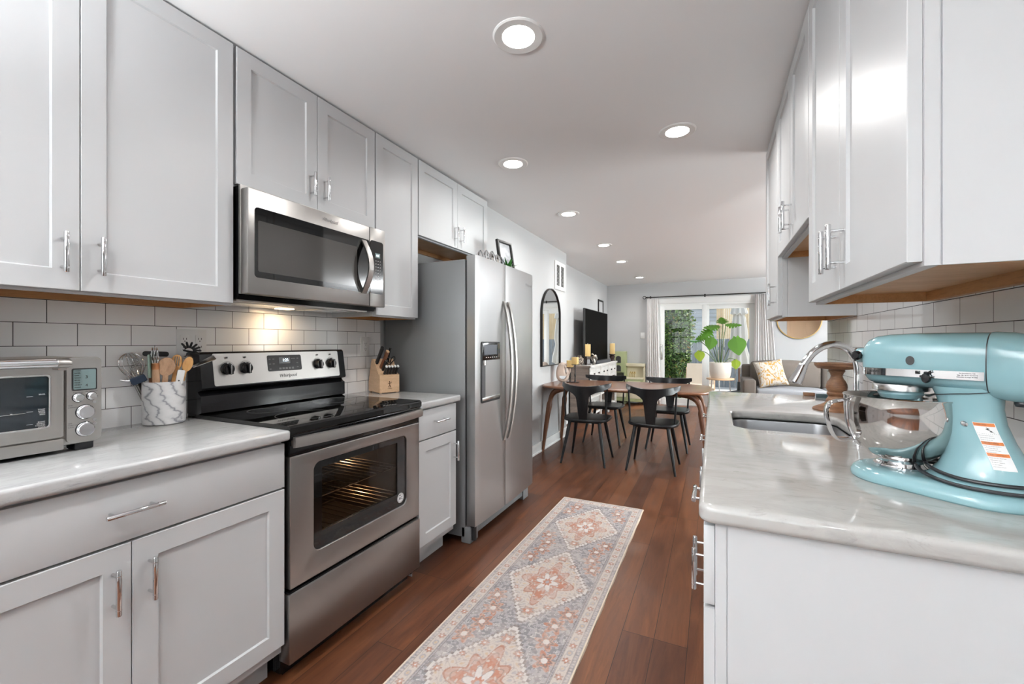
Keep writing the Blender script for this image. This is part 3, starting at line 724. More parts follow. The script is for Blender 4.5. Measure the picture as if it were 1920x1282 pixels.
bmesh.ops.transform(bm, matrix=Matrix(((0, 0, 1, Xt+.001), (1, 0, 0, 0), (0, 1, 0, 0), (0, 0, 0, 1))), verts=bm.verts); obj('window_frame', bm, nickel, dT)
obj('window_pane', bx(Xt-.009, Xt-.004, TY0+.036, .520, .996, 1.138), mat('dark_tinted_glass', (.010, .014, .018), .03), dT)
bm = B(); 
for (z, wds) in ((1.083, ('BROIL',)), (1.042, ('TOAST', 'BAGEL', 'PIZZA', 'BAKE')), (1.008, ('ROAST', 'REHEAT', 'COOKIES', 'WARM'))):
    for k, wd in enumerate(wds): bm = join(bm, txt(wd, .0046, (Xt-.0036, .5135, z+.004-k*.0046), (0, 1, 0), (0, 0, 1), .0002, 'RIGHT'))
    box(bm, Xt-.0037, Xt-.0034, .478, .490, z-.0003, z+.0005)
obj('rack_position_print', bm, lightink, dT)
bm = B(); tube(bm, [(Xt-.0034, .30, 1.036), (Xt-.0034, .476, 1.040)], .0013, 6)
for y in (.33, .37, .41, .45): tube(bm, [(Xt-.0034, y-.002, 1.0405), (Xt-.0034, y+.002, 1.0405)], .0022, 8)
obj('rack_edge', bm, nickel, dT)
obj('crumb_tray', bx(Xt-.02, Xt-.004, TY0, TS-.001, .926, .958, .003), ss2, T)
bm = B(); tube(bm, [(Xt+.034, TY0+.02, 1.171), (Xt+.034, TS-.025, 1.171)], .0105, 20); hb = obj('door_handle', bm, chrome, dT)
bm = B(); tube(bm, [(Xt+.034, TS-.028, 1.171), (Xt+.034, TS-.006, 1.171), (Xt+.034, TS+.0, 1.171)], [.0125, .0125, .010], 20); box(bm, Xt-.005, Xt+.036, TS-.027, TS-.006, 1.152, 1.176, .004)
obj('handle_bracket', bm, ss2, hb); bm = B(); tube(bm, [(Xt+.034, TY0+.012, 1.171), (Xt+.034, TY0+.03, 1.171)], .0125, 20); box(bm, Xt-.005, Xt+.036, TY0+.012, TY0+.03, 1.152, 1.176, .004)
obj('handle_bracket', bm, ss2, hb)
bm = B(); ring_skin(bm, [[(Xt+d, y, z) for y, z in rrect(.5655, .6205, 1.090, 1.154, .004)] for d in (0, .0015)]); lf = obj('display_frame', bm, blackm, cpT)
bm = B(); ring_skin(bm, [[(Xt+d, y, z) for y, z in rrect(.5685, .6175, 1.0935, 1.1505, .003)] for d in (.001, .002)]); ld = obj('display', bm, lcd, lf)
bm = join(txt('3', .013, (Xt+.0023, .597, 1.128), (0, 1, 0), (0, 0, 1), .0002), txt('4', .011, (Xt+.0023, .597, 1.104), (0, 1, 0), (0, 0, 1), .0002))
for k, wd in enumerate(('TOAST', 'BAGEL', 'BAKE', 'ROAST', 'BROIL', 'PIZZA', 'REHEAT', 'WARM')): bm = join(bm, txt(wd, .0045, (Xt+.0023, .5705, 1.147-k*.0068), (0, 1, 0), (0, 0, 1), .0002, 'LEFT'))
obj('lettering', bm, ink, ld)
for (y, z, r_) in ((.579, 1.070, .0105), (.6085, 1.072, .0095), (.594, 1.027, .0185), (.594, .977, .0185)):
    k = obj('dial', lathe(B(), [(r_+.0016, 0), (r_+.0016, .003), (r_, .004), (r_, .011), (r_-.0015, .0125), (.001, .0125)], (Xt, y, z), 32, axis='X'), chrome, cpT)
    obj('dial_ring', lathe(B(), [(r_+.003, 0), (r_+.003, .001), (r_+.0012, .001), (r_+.0012, 0)], (Xt, y, z), 32, axis='X', cap=False), blackm, k)
bm = B()
for (y, z) in ((.615, 1.054), (.615, 1.002), (.615, .990)): lathe(bm, [(.0045, 0), (.0045, .002), (.001, .002)], (Xt, y, z), 16, axis='X')
obj('small_button', bm, nickel, cpT)
bm = B()
for wd, y, z, al in (('FUNCTION', .579, 1.0845, 'CENTER'), ('TEMPERATURE', .6085, 1.0855, 'CENTER'), ('TEMP', .5575, 1.048, 'LEFT'), ('DARKNESS', .5575, 1.0425, 'LEFT'), ('TIME', .5575, .997, 'LEFT'), ('TOAST COLOR', .5575, .9915, 'LEFT'), ('SLICES', .5575, .986, 'LEFT')):
    bm = join(bm, txt(wd, .0042, (Xt+.0004, y, z), (0, 1, 0), (0, 0, 1), .0002, al))
obj('lettering', bm, greyink, cpT)
for (x, y) in ((-1.70, .60), (-1.70, .20), (-1.95, .60), (-1.95, .20)):
    obj('foot', bx(x-.03, x+.025, y-.022, y+.022, .915, .940, .005), rubber, T)

# ---------------------------------------------------------------- stand mixer (local frame: +x to the motor end, -y the side we see)
from mathutils.bvhtree import BVHTree
MX = thing('stand_mixer', 'pale aqua stand mixer with polished steel bowl on the right counter', 'stand mixer', (.388, 1.264, .915), None, math.radians(-34), False)
def hull2(r0, x0, r1, x1, n=20, z=0, k=1.0):
    a = math.asin((r1-r0)/(x1-x0)) if x1 > x0 else 0; o = []
    for i in range(n+1):
        t = -PI/2-a*-1 + (PI-2*(-a)*-1)*0; 
    for i in range(n+1):
        t = PI/2-a*-1 + i/n*(PI-2*a); t = PI/2+a + i/n*(PI-2*a); o.append((x0+r0*math.cos(t), r0*math.sin(t)*k, z))
    for i in range(n+1):
        t = -PI/2-a + i/n*(PI+2*a); o.append((x1+r1*math.cos(t), r1*math.sin(t)*k, z))
    return o
def resamp(o, n=72):
    P = [Vector(p) for p in o]; P.append(P[0]); Lc = [0]
    for a, b in zip(P[:-1], P[1:]): Lc.append(Lc[-1]+(b-a).length)
    out = []; j = 0
    for i in range(n):
        s = Lc[-1]*i/n
        while Lc[j+1] < s: j += 1
        t = (s-Lc[j])/max(1e-9, Lc[j+1]-Lc[j]); out.append(P[j].lerp(P[j+1], t))
    return out
bm = B()
def bring(i, z): return hull2(.098-i, .0, .112-i, .135, 20, z)
ring_skin(bm, [bring(i, z) for i, z in ((.004, 0), (.001, .003), (0, .008), (.001, .014), (.006, .022), (.014, .028), (.026, .031), (.034, .0315))])
pl = obj('base', bm, mint, MX)
bm = B(); rings = []
for z, c, hl, hw, ex in ((.014, .134, .108, .100, 2.0), (.026, .138, .098, .086, 2.0), (.04, .143, .087, .074, 2.1), (.06, .149, .074, .062, 2.2), (.085, .154, .062, .053, 2.4), (.115, .156, .054, .047, 2.5), (.15, .156, .050, .044, 2.6), (.18, .155, .050, .045, 2.6), (.205, .152, .055, .048, 2.6), (.222, .150, .060, .050, 2.6)):
    rg = []
    for k in range(56):
        a = 2*PI*k/56; ca, sa = math.cos(a), math.sin(a)
        rg.append((c+hl*math.copysign(abs(ca)**(2/ex), ca)+.022*(z-.1)*-1*(1 if ca > 0 else 0), hw*math.copysign(abs(sa)**(2/ex), sa), z))
    rings.append(rg)
ring_skin(bm, rings); colbvh = BVHTree.FromBMesh(bm)
col = obj('column', bm, mint, MX, ang=60)
def sec(x):
    T = [(-.1225, .010, .286, .262), (-.120, .026, .300, .246), (-.114, .038, .312, .232), (-.103, .047, .322, .222), (-.085, .053, .329, .2175), (-.05, .0575, .333, .216), (.0, .0595, .3345, .2155), (.08, .060, .335, .214), (.158, .0605, .3345, .208)]
    for a, b in zip(T[:-1], T[1:]):
        if x <= b[0]:
            t = (x-a[0])/(b[0]-a[0]); return [a[i]+(b[i]-a[i])*t for i in (1, 2, 3)]
    return list(T[-1][1:])
def sring(x, wv, zt, zb, ex=2.7, n=56):
    rg = []; zc = (zt+zb)/2; h = (zt-zb)/2
    for k in range(n):
        a = 2*PI*k/n; ca, sa = math.cos(a), math.sin(a)
        rg.append((x, wv*math.copysign(abs(ca)**(2/ex), ca), zc+h*math.copysign(abs(sa)**(2/ex), sa)))
    return rg
bm = B(); ring_skin(bm, [sring(x, *sec(x)) for x in (-.1225, -.120, -.114, -.108, -.103, -.094, -.085, -.068, -.05, -.025, 0, .04, .08, .12, .157)])
headbvh = BVHTree.FromBMesh(bm); head = obj('head', bm, mint, MX, ang=60)
bm = B(); ring_skin(bm, [sring(x, a, b, c) for x, a, b, c in ((.159, .0615, .3355, .205), (.164, .0635, .336, .2025), (.19, .0645, .334, .199), (.215, .0635, .328, .198), (.238, .059, .317, .203), (.255, .050, .303, .213), (.266, .036, .288, .228), (.271, .015, .27, .247))])
motbvh = BVHTree.FromBMesh(bm)
mot = obj('motor_housing', bm, mint, MX, ang=60)
obj('motor_seam', join(ring_skin(B(), [sring(.1568, .0608, .3348, .2065), sring(.1592, .0608, .3348, .2065)])), blackm, head)
bm = B()
for k in range(5):
    for j in range(2):
        x = .222+k*.008; z = .247-j*.011; hit = motbvh.ray_cast(Vector((x, -.2, z)), Vector((0, 1, 0)))
        if hit[0]: box(bm, x-.0013, x+.0013, hit[0].y-.0005, hit[0].y+.004, z-.004, z+.004)
obj('vent_slot', bm, blackm, mot)
# chrome trim band
path = [(x, -1) for x in np.linspace(.155, -.116, 30)]+[(-.1195, -.6), (-.1222, -.25), (-.1222, .25), (-.1195, .6)]+[(x, 1) for x in np.linspace(-.116, .155, 30)]
bm = B(); outer_ = []
for x, sgn in path:
    wv = sec(x)[0]
    if abs(sgn) < 1: outer_.append((x-.0015, sgn*.032*1.0))
    else: outer_.append((x-(.001 if x < -.1 else 0), sgn*(wv*.985+.0016 if x > -.1 else wv+.002)))
rings = []
for i, (x, y) in enumerate(outer_):
    zt = .2560; zb = .2405-.0015*(x+.12)/.27
    l_ = Vector((x, y)).length or 1; n_ = Vector((0, 1 if y > 0 else -1)) if x > -.1 else Vector((x+.08, y)).normalized()
    inn = Vector((x, y))-n_*.004
    rings.append([(x, y, zb), (x, y, zt), (inn.x, inn.y, zt), (inn.x, inn.y, zb)])
ring_skin(bm, rings); band = obj('trim_band', bm, chrome, head)
obj('lettering', txt('ARTISAN', .0075, (-.083, -.0580, .2485), (1, .06, 0), (0, 0, 1), .0003, space=1.25), ink, band)
bm = B()
for k, wd in enumerate(('For Household Use Only', 'Volts: 120~ 60 HZ 325 WATTS', 'KitchenAid, St. Joseph, MI 49085')): bm = join(bm, txt(wd, .0030, (.124, -.0614, .2523-k*.0038), (1, 0, 0), (0, 0, 1), .0002))
obj('small_print', bm, ink, band)
obj('badge_dot', lathe(B(), [(.001, .0), (.0098, 0), (.0098, .002), (.001, .002)], (.008, -.0607, .275), 28, axis='Y'), blackm, head)
bm = B(); lathe(bm, [(.001, -.014), (.008, -.0135), (.0105, -.009), (.0105, -.004), (.007, 0), (.004, .004)], (.045, -.0605, .2395), 20, axis='Y'); obj('speed_knob', bm, black, head)
bm = B(); tube(bm, [(.040, -.064, .250), (.048, -.066, .2495), (.056, -.066, .254)], .0028, 8); tube(bm, [(.030, -.0625, .2425), (.060, -.0625, .2415)], .0022, 8); box(bm, .020, .030, -.0632, -.061, .247, .254, .001); obj('speed_lever', bm, black, head)
bm = B(); lathe(bm, [(.020, .012), (.0185, 0), (.0175, -.020), (.016, -.024), (.001, -.024)], (-.116, 0, .283), 28, axis='X'); hub = obj('attachment_hub', bm, mint, head)
obj('hub_cap', lathe(B(), [(.0165, 0), (.017, -.004), (.015, -.0055), (.001, -.0055)], (-.140, 0, .283), 28, axis='X'), chrome, hub)
bm = B(); lathe(bm, [(.004, 0), (.004, -.006), (.008, -.008), (.0115, -.014), (.0115, -.020), (.007, -.025), (.001, -.025)], (-.130, -.016, .283), 10, axis='Y'); obj('hub_knob', bm, black, hub)
# planetary
bm = lathe(B(), [(.052, .004), (.054, 0), (.054, -.010), (.048, -.012), (.001, -.012)], (0, 0, .216), 40); obj('drip_ring', bm, nickel, head)
bm = lathe(B(), [(.043, 0), (.044, -.006), (.038, -.016), (.028, -.019), (.001, -.019)], (0, 0, .204), 40); box(bm, -.0, .040, -.012, .012, .178, .192, .004); pg = obj('planetary', bm, mint, head)
obj('beater_shaft', tube(B(), [(.024, 0, .183), (.024, 0, .165)], .006, 12), nickel, pg)
# bowl
bm = B(); prof = [(.001, .052), (.044, .053), (.060, .060), (.084, .080), (.100, .104), (.1085, .132), (.1105, .160), (.1110, .190), (.1128, .1925), (.1140, .1915), (.1138, .1895), (.1120, .188), (.1118, .160), (.1098, .130), (.1012, .102), (.085, .078), (.061, .058), (.046, .052), (.043, .046), (.001, .046)]
lathe(bm, prof, n=72, cap=False); bowl = obj('bowl', bm, bowlm, MX, ang=50)
bm = lathe(B(), [(.046, .054), (.044, .044), (.047, .040), (.052, .036), (.052, .031), (.040, .031)], n=48, cap=False); box(bm, -.02, .02, -.056, -.048, .033, .039, .001); obj('bowl_foot', bm, chrome, bowl)
a = math.radians(222); hx, hy = math.cos(a), math.sin(a)
def HP(r, z): return (hx*r, hy*r, z)
bm = B(); pts = smoothpath([HP(.112, .180), HP(.125, .178), HP(.150, .170), HP(.158, .150), HP(.154, .125), HP(.144, .098), HP(.130, .084), HP(.108, .086), HP(.095, .090)], 5)
tang = Vector((-hy, hx, 0)); rings = []
for i, p in enumerate(pts):
    t = (pts[min(i+1, len(pts)-1)]-pts[max(i-1, 0)]).normalized(); nn = t.cross(tang); w_ = .0155
    rings.append([p+tang*a_+nn*b_ for a_, b_ in ((-w_, -.0012), (-w_*.6, .0022), (0, .003), (w_*.6, .0022), (w_, -.0012), (0, .0004))])
ring_skin(bm, rings); tube(bm, smoothpath([HP(.1125, .178), HP(.1125, .15), HP(.108, .12), HP(.098, .094), HP(.086, .076)], 4), .0035, 8)
obj('bowl_handle', bm, chrome, bowl)
# seam under head, screw, cord, label
bm = B(); pts = [Vector((.150+.0635*math.copysign(abs(math.cos(t))**(2/2.6), math.cos(t)), .0525*math.copysign(abs(math.sin(t))**(2/2.6), math.sin(t)), .2105+.010*math.cos(t))) for t in np.linspace(0, 2*PI, 40)]
tube(bm, pts, .0009, 6); obj('hinge_seam', bm, blackm, col)
def proj(bvh, x, z, d=.0008):
    h = bvh.ray_cast(Vector((x, -.3, z)), Vector((0, 1, 0)))
    return Vector((x, (h[0].y if h[0] else -.045)-d, z))
sp = proj(colbvh, .150, .150, 0); obj('screw', lathe(B(), [(.001, -.004), (.004, -.0035), (.006, -.001), (.006, .002)], tuple(sp), 16, axis='Y'), chrome, col)
def lab(u, v, d=.0012):
    x = .163+.031*u+.012*(1-v); z = .070+.086*v
    return proj(colbvh, x, z, d)
def labquad(u0, u1, v0, v1, m, name, par, d):
    bm = B(); nu, nv = 8, 14; G = [[bm.verts.new(lab(u0+(u1-u0)*i/nu, v0+(v1-v0)*j/nv, d)) for i in range(nu+1)] for j in range(nv+1)]
    for j in range(nv):
        for i in range(nu): bm.faces.new((G[j][i], G[j][i+1], G[j+1][i+1], G[j+1][i]))
    return obj(name, bm, m, par)
lb = labquad(0, 1, 0, 1, paper, 'warning_label', col, .0008)
for (v0, v1) in ((.92, .995), (.52, .59), (.28, .35)): labquad(.02, .98, v0, v1, orange, 'label_header', lb, .0012)
def labtxt(body, size, u, v, align='LEFT', m=ink):
    bm = txt(body, size, (0, 0, 0), (1, 0, 0), (0, 1, 0), 0, align)
    for vt in bm.verts:
        vt.co = lab(u+vt.co.x/.034, v+vt.co.y/.088, .0016)
    return bm
bm = B()
for body, v in (('\u26A0 WARNING'.replace('\u26A0', '!'), .957), ('! ADVERTENCIA', .555), ('! AVERTISSEMENT', .315)): bm = join(bm, labtxt(body, .0033, .10, v))
for k, body in enumerate(('Electrical Shock Hazard', 'Unplug before servicing.', 'Failure to do so can', 'result in death or shock.')): bm = join(bm, labtxt(body, .0023, .07, .72-k*.047))
for k, body in enumerate(('Peligro de choque electrico', 'Desconecte antes de', 'darle servicio. No seguir', 'esta instruccion.')): bm = join(bm, labtxt(body, .0023, .07, .495-k*.042))
for k, body in enumerate(('Risque de choc electrique', 'Debrancher avant', 'de reparer l appareil.', 'Le non-respect', 'peut causer la mort.')): bm = join(bm, labtxt(body, .0023, .07, .25-k*.045))
for (v0) in (.765,): 
    for u in np.linspace(.03, .95, 12): bm = join(bm, labtxt('-', .005, u, v0))
obj('lettering', bm, ink, lb)
bm = B(); zz = [(.55, .905), (.72, .868), (.62, .858), (.80, .812), (.74, .812), (.86, .776), (.62, .815), (.70, .820), (.48, .868), (.60, .872)]
bm.faces.new([bm.verts.new(lab(u, v, .0016)) for u, v in zz]); obj('hazard_mark', bm, ink, lb)
bm = B()
def cordring(z, grow, t0, t1, n=44, dz=0):
    out = []
    for t in np.linspace(t0, t1, n):
        out.append((.141+(.088+grow)*math.cos(t), (.076+grow)*math.sin(t), z+dz*(t-t0)/(t1-t0)+.012*max(0, -math.cos(t))**2))
    return out
P1 = [(.195, -.018, .197), (.212, -.020, .190), (.224, -.018, .170), (.226, -.012, .13), (.232, -.004, .085), (.236, .01, .055)]
tube(bm, smoothpath(P1, 6), .0037, 10)
tube(bm, smoothpath([(.236, .01, .055)]+cordring(.0455, .004, .15, -2*PI+.1, 50, -.003)[:], 2), .0037, 10)
tube(bm, smoothpath(cordring(.0345, .020, .25, -2*PI+.3, 50, -.001), 2), .0037, 10)
lathe(bm, [(.010, -.012), (.012, -.006), (.010, .004)], (.200, -.012, .203), 14)
obj('power_cord', bm, rubber, MX)

def remap(o, f):
    for vt in o.data.vertices: vt.co.x += f(vt.co)
Hx = lambda c: (-.070+(c.x+.1225)*.812)-c.x if c.x < .157 else 0
for o in [head]+[c for c in head.children_recursive if c.name.split('.')[0] not in ('drip_ring', 'planetary', 'beater_shaft', 'attachment_hub', 'hub_cap', 'hub_knob')]: remap(o, Hx)
for o in [hub]+list(hub.children): remap(o, lambda c: .0525)
def Sx(c):
    t = min(1, max(0, (c.z-.02)/.16)); return -.031*t*t*(3-2*t)
for o in [col]+list(col.children_recursive): remap(o, Sx)
MX.scale = (.92, .92, 1)

# ---------------------------------------------------------------- faucet, cake stand, small things on the right counter
FA = thing('kitchen_faucet', 'tall polished chrome gooseneck faucet behind the sink', 'faucet', (.545, 2.215, .915))
bm = lathe(B(), [(.030, 0), (.030, .004), (.024, .010), (.021, .05), (.0165, .06)], (.545, 2.215, .915), 28); obj('faucet_base', bm, chrome, FA)
pts = smoothpath([(.545, 2.215, .96), (.545, 2.215, 1.06), (.545, 2.215, 1.11), (.536, 2.213, 1.160), (.508, 2.210, 1.203), (.466, 2.206, 1.220), (.424, 2.202, 1.212), (.388, 2.199, 1.185), (.363, 2.197, 1.150), (.350, 2.195, 1.125)], 6)
bm = tube(B(), pts, .0155, 20, up=(0, 1, 0)); obj('spout', bm, chrome, FA)
bm = tube(B(), [(.353, 2.1955, 1.133), (.350, 2.195, 1.126), (.336, 2.193, 1.09), (.320, 2.191, 1.056), (.319, 2.191, 1.053)], [.0165, .0180, .0215, .0270, .024], 24, up=(0, 1, 0)); obj('spray_head', bm, chrome, FA)
bm = tube(B(), [(.545, 2.215, .965), (.545, 2.185, .972), (.545, 2.150, .990), (.545, 2.135, 1.01)], [.010, .008, .007, .006], 14); obj('lever_handle', bm, chrome, FA)
CS = thing('cake_stand', 'turned rustic wooden pedestal cake stand beside the faucet', 'cake stand', (.515, 2.415, .915))
c0 = (.515, 2.415, .915)
obj('foot', lathe(B(), [(.092, 0), (.093, .006), (.088, .012), (.060, .024), (.045, .034), (.040, .040)], c0, 48), mango, CS)
obj('pedestal', lathe(B(), [(.030, .036), (.042, .042), (.040, .050), (.034, .058), (.032, .066), (.037, .074), (.038, .080), (.033, .086), (.038, .094), (.041, .106), (.040, .118), (.034, .134), (.025, .148), (.022, .160), (.026, .172), (.032, .180), (.030, .190)], c0, 40), mango, CS)
obj('top_plate', lathe(B(), [(.030, .188), (.072, .193), (.084, .206), (.086, .217), (.083, .218), (.080, .214), (.001, .213)], c0, 48), mango, CS)
o = obj('wooden_block', bx(.480, .535, 2.985, 3.012, .915, .935, .003), mango); tag(o, 'tiny brown wooden block at the far end of the right counter', 'block')
bm = bx(0, .09, -.006, .006, 0, .022, .002); bmesh.ops.translate(bm, verts=bm.verts, vec=(.528, 2.93, .915)); o = obj('sponge_tray', bm, mat('dark_teal_plastic', (.06, .10, .11), .4)); tag(o, 'small dark teal tray beside the brown wooden block at the tile edge', 'tray')

# ---------------------------------------------------------------- crock and utensils
RC = Vector((-1.932, .925, .915)); RV = Vector((.424, .906, 0)).normalized(); TV = Vector((.906, -.424, 0)); UP = Vector((0, 0, 1))
o = obj('utensil_crock', lathe(B(), [(.001, .004), (.062, .001), (.066, .004), (.067, .012), (.0675, .158), (.0665, .163), (.062, .163), (.061, .158), (.060, .012), (.001, .012)], tuple(RC), 64, cap=False), mcrock)
tag(o, 'grey striped marble utensil crock next to the range', 'crock')
def M4(ox, oy, oz, ang, lean=0, turn=0):
    """utensil drawn in XY (x right, y up, z towards the viewer)"""
    Bs = Matrix(((RV.x, UP.x, TV.x, 0), (RV.y, UP.y, TV.y, 0), (RV.z, UP.z, TV.z, 0), (0, 0, 0, 1)))
    return Matrix.Translation(RC+RV*ox+UP*oy+TV*oz) @ Bs @ Matrix.Rotation(math.radians(ang), 4, 'Z') @ Matrix.Rotation(math.radians(lean), 4, 'X') @ Matrix.Rotation(math.radians(turn), 4, 'Y')
def place(bm, M): bmesh.ops.transform(bm, matrix=M, verts=bm.verts); return bm
def flatspoon(hw, hh, L_, hn=.0055, tip=.0075, wide=None, th=.007):
    """outline: handle from 0 to L_, head half width hw, head length 2*hh centred above"""
    pts = []; n = 24
    for k in range(n+1):
        t = -PI/2*.80+PI*.80*2/2*(k/n)*1.0 if False else None
    R_ = []
    for k in range(n+1):
        a = -1.25+ (PI/2+1.25)*k/n; R_.append((hw*math.cos(a), L_+hh+hh*math.sin(a)))
    right = [(tip, 0), (hn, L_*.35), (hn*1.1, L_*.7)]+R_
    return right+[(-x, y) for x, y in right[::-1][1:]]
def utensil(name, label, parts, grp='utensils standing in the marble crock'):
    r = None
    n, bm, m = parts[0]; r = obj(n if len(parts) == 1 else name, bm, m)
    tag(r, label, 'kitchen utensil', grp)
    for n, bm, m in parts[1:]: obj(n, bm, m, r)
    return r
Z0 = .02
bm = curve_plate([flatspoon(.028, .036, .165, .009, .009)], .009, .0035); utensil('wooden_spoon', 'big pale wooden spoon at the front middle of the crock', [('wooden_spoon', place(bm, M4(-.008, Z0, .022, -4, 4)), spoonw)])
bm = curve_plate([flatspoon(.0165, .030, .170, .007, .007)], .006, .0025); utensil('wooden_spoon', 'golden wooden spoon at the right of the crock', [('wooden_spoon', place(bm, M4(.020, Z0+.015, .015, -15, 5)), spoono)])
fo = flatspoon(.0185, .032, .172, .007, .007)
bm = curve_plate([fo]+[rrect(x-.0014, x+.0014, .19, .228, .001, 2)[::-1] for x in (-.007, 0, .007)], .006, .002); utensil('wooden_fork', 'golden wooden fork with slots behind the big spoon', [('wooden_fork', place(bm, M4(.012, Z0+.012, .004, -7, 4)), spoono)])
# black pasta server
bm = B(); lathe(bm, [(.001, -.004), (.018, -.002), (.022, .004)], (0, .255, 0), 20, axis='Y'); tube(bm, [(0, 0, 0), (0, .25, 0)], [.006, .006], 10)
for k, a in enumerate(np.linspace(-.9, 1.9, 7)):
    tube(bm, smoothpath([(.014*math.sin(a), .258+.012*math.cos(a), .002), (.026*math.sin(a), .262+.020*math.cos(a), .008), (.038*math.sin(a), .262+.031*math.cos(a), .018)], 3), [.0045]*3+[.004]*3+[.003], 8)
utensil('pasta_server', 'black pasta server with prongs rising at the back of the crock', [('pasta_server', place(bm, M4(.020, Z0+.008, -.025, -13, 0)), blackm)])
# white silicone spatula
bm = curve_plate([rrect(-.012, .012, .145, .200, .005)], .006, .0025)
bh = tube(B(), [(0, .0, 0), (0, .150, 0)], .0045, 10); utensil('silicone_spatula', 'white silicone spatula at the right front of the crock', [('handle', place(bh, M4(.018, Z0, .034, -10, 3)), blackm), ('blade', place(bm, M4(.018, Z0-.010, .034, -10, 3)), whitepaint)])
# steel turner
bm = B(); pts = [M4(.030, Z0, .02, 0) @ Vector(p) for p in ((0, .05, 0), (.008, .14, 0), (.040, .185, 0), (.062, .200, 0))]
tube(bm, smoothpath(pts, 4), .0035, 10, flat=.5)
bl = curve_plate([[(0, -.008), (.0, .008), (.075, .019), (.082, .016), (.082, -.016), (.075, -.019)]], .0016, .0004)
bl = place(bl, M4(.088, Z0+.196, .02, 27) @ Matrix.Rotation(math.radians(-62), 4, 'X')); utensil('steel_turner', 'steel turner leaning far out to the right of the crock', [('handle', bm, nickel), ('blade', bl, nickel)])
# wire whisk on the left
W_ = M4(-.030, Z0, .0, 17, -4)
bm = tube(B(), [W_ @ Vector((0, .02, 0)), W_ @ Vector((0, .17, 0))], .006, 12)
wb = B()
for k in range(7):
    a = PI*k/7; pts = []
    for t in np.linspace(0, 2*PI, 25):
        rr_ = .043*math.sin(t/2)**.8 if 0 < t < 2*PI else 0
        x = .043*math.sin(t)*(.55+.45*math.sin(t/2)); y = .165+.05*(1-math.cos(t))
        pts.append(W_ @ Vector((x*math.cos(a), y, x*math.sin(a)*.7)))
    tube(wb, pts, .0009, 5, cap=False)
utensil('wire_whisk', 'round steel wire whisk at the left of the crock', [('handle', bm, blackm), ('wires', wb, chrome)])
W_ = M4(-.042, Z0+.01, -.015, 20, -4); rb = B(); pts = [W_ @ Vector((.045*math.sin(t), .195-.045*math.cos(t)+.0, 0)) for t in np.linspace(0, 2*PI, 41)]
tube(rb, pts, .0022, 8, cap=False); hb = tube(B(), [W_ @ Vector((0, 0, 0)), W_ @ Vector((0, .152, 0))], .004, 10)
wb = B()
for k in range(-5, 6):
    x = k*.008; h_ = math.sqrt(max(0, .045**2-x*x)); tube(wb, [W_ @ Vector((x, .195-h_, 0)), W_ @ Vector((x, .195, -.014)), W_ @ Vector((x, .195+h_, 0))], .0007, 4); tube(wb, [W_ @ Vector((-h_, .195+x, 0)), W_ @ Vector((0, .195+x, -.014)), W_ @ Vector((h_, .195+x, 0))], .0007, 4)
utensil('wire_strainer', 'round wire strainer behind the whisk in the crock', [('handle', hb, nickel), ('rim', rb, chrome), ('mesh', wb, nickel)])
bm = curve_plate([rrect(-.022, .024, .142, .170, .005)], .010, .003); bh = tube(B(), [(0, .02, 0), (0, .148, 0)], .004, 10)
utensil('silicone_spatula', 'navy silicone spatula tilted out to the left of the crock', [('handle', place(bh, M4(-.010, Z0+.02, .010, 22, 3)), nickel), ('blade', place(bm, M4(-.010, Z0+.012, .010, 25, 3)), navy)])
bm = curve_plate([rrect(-.020, .020, .165, .255, .008)], .007, .003); bh = tube(B(), [(0, .0, 0), (0, .170, 0)], .0065, 12)
utensil('silicone_spatula', 'sage green spatula seen edge-on at the left front of the crock', [('handle', place(bh, M4(-.036, Z0-.005, .025, 1, 2)), walleg), ('blade', place(bm, M4(-.036, Z0-.005, .025, 1, 2, 70)), sage)])
W_ = M4(-.020, Z0+.02, .030, 2, 3); bh = tube(B(), [W_ @ Vector((0, 0, 0)), W_ @ Vector((0, .10, 0)), W_ @ Vector((0, .175, 0))], [.009, .012, .012], 16)
cf = tube(B(), [W_ @ Vector((0, .172, 0)), W_ @ Vector((0, .195, 0))], .0125, 16); lw = B()
for dx in (-.006, 0, .006): tube(lw, smoothpath([W_ @ Vector((dx, .19, .003)), W_ @ Vector((dx*1.6, .22, .008)), W_ @ Vector((dx*1.3, .245, .004)), W_ @ Vector((dx, .25, -.010)), W_ @ Vector((dx, .19, -.008))], 4), .0022, 8)
utensil('pastry_cutter', 'wooden-handled pastry cutter with copper collar and steel loops', [('handle', bh, spoonw), ('collar', cf, copper), ('loops', lw, chrome)])
bm = curve_plate([rrect(-.05, .03, -.010, .010, .009)], .012, .005); bh = tube(B(), [(0, .0, 0), (0, .24, 0)], .004, 10)
utensil('black_ladle', 'black handled ladle lying across the back of the crock', [('ladle_stem', place(bh, M4(-.010, Z0, -.030, 3, 0)), nickel), ('grip', place(bm, M4(-.015, Z0+.248, -.030, -3, 0)), blackm)])
bm = B(); rings = []
sp_ = lathe(B(), [(.001, -.006), (.012, -.004), (.017, .003), (.016, .003), (.011, -.003), (.001, -.005)], (0, 0, 0), 20); tube(sp_, [(.002, -.016, .002), (.002, -.20, .002)], .0025, 8)
utensil('steel_measuring_spoon', 'small steel measuring spoon behind the turner', [('steel_measuring_spoon', place(sp_, M4(.075, Z0+.228, -.015, -22, 25)), nickel)])

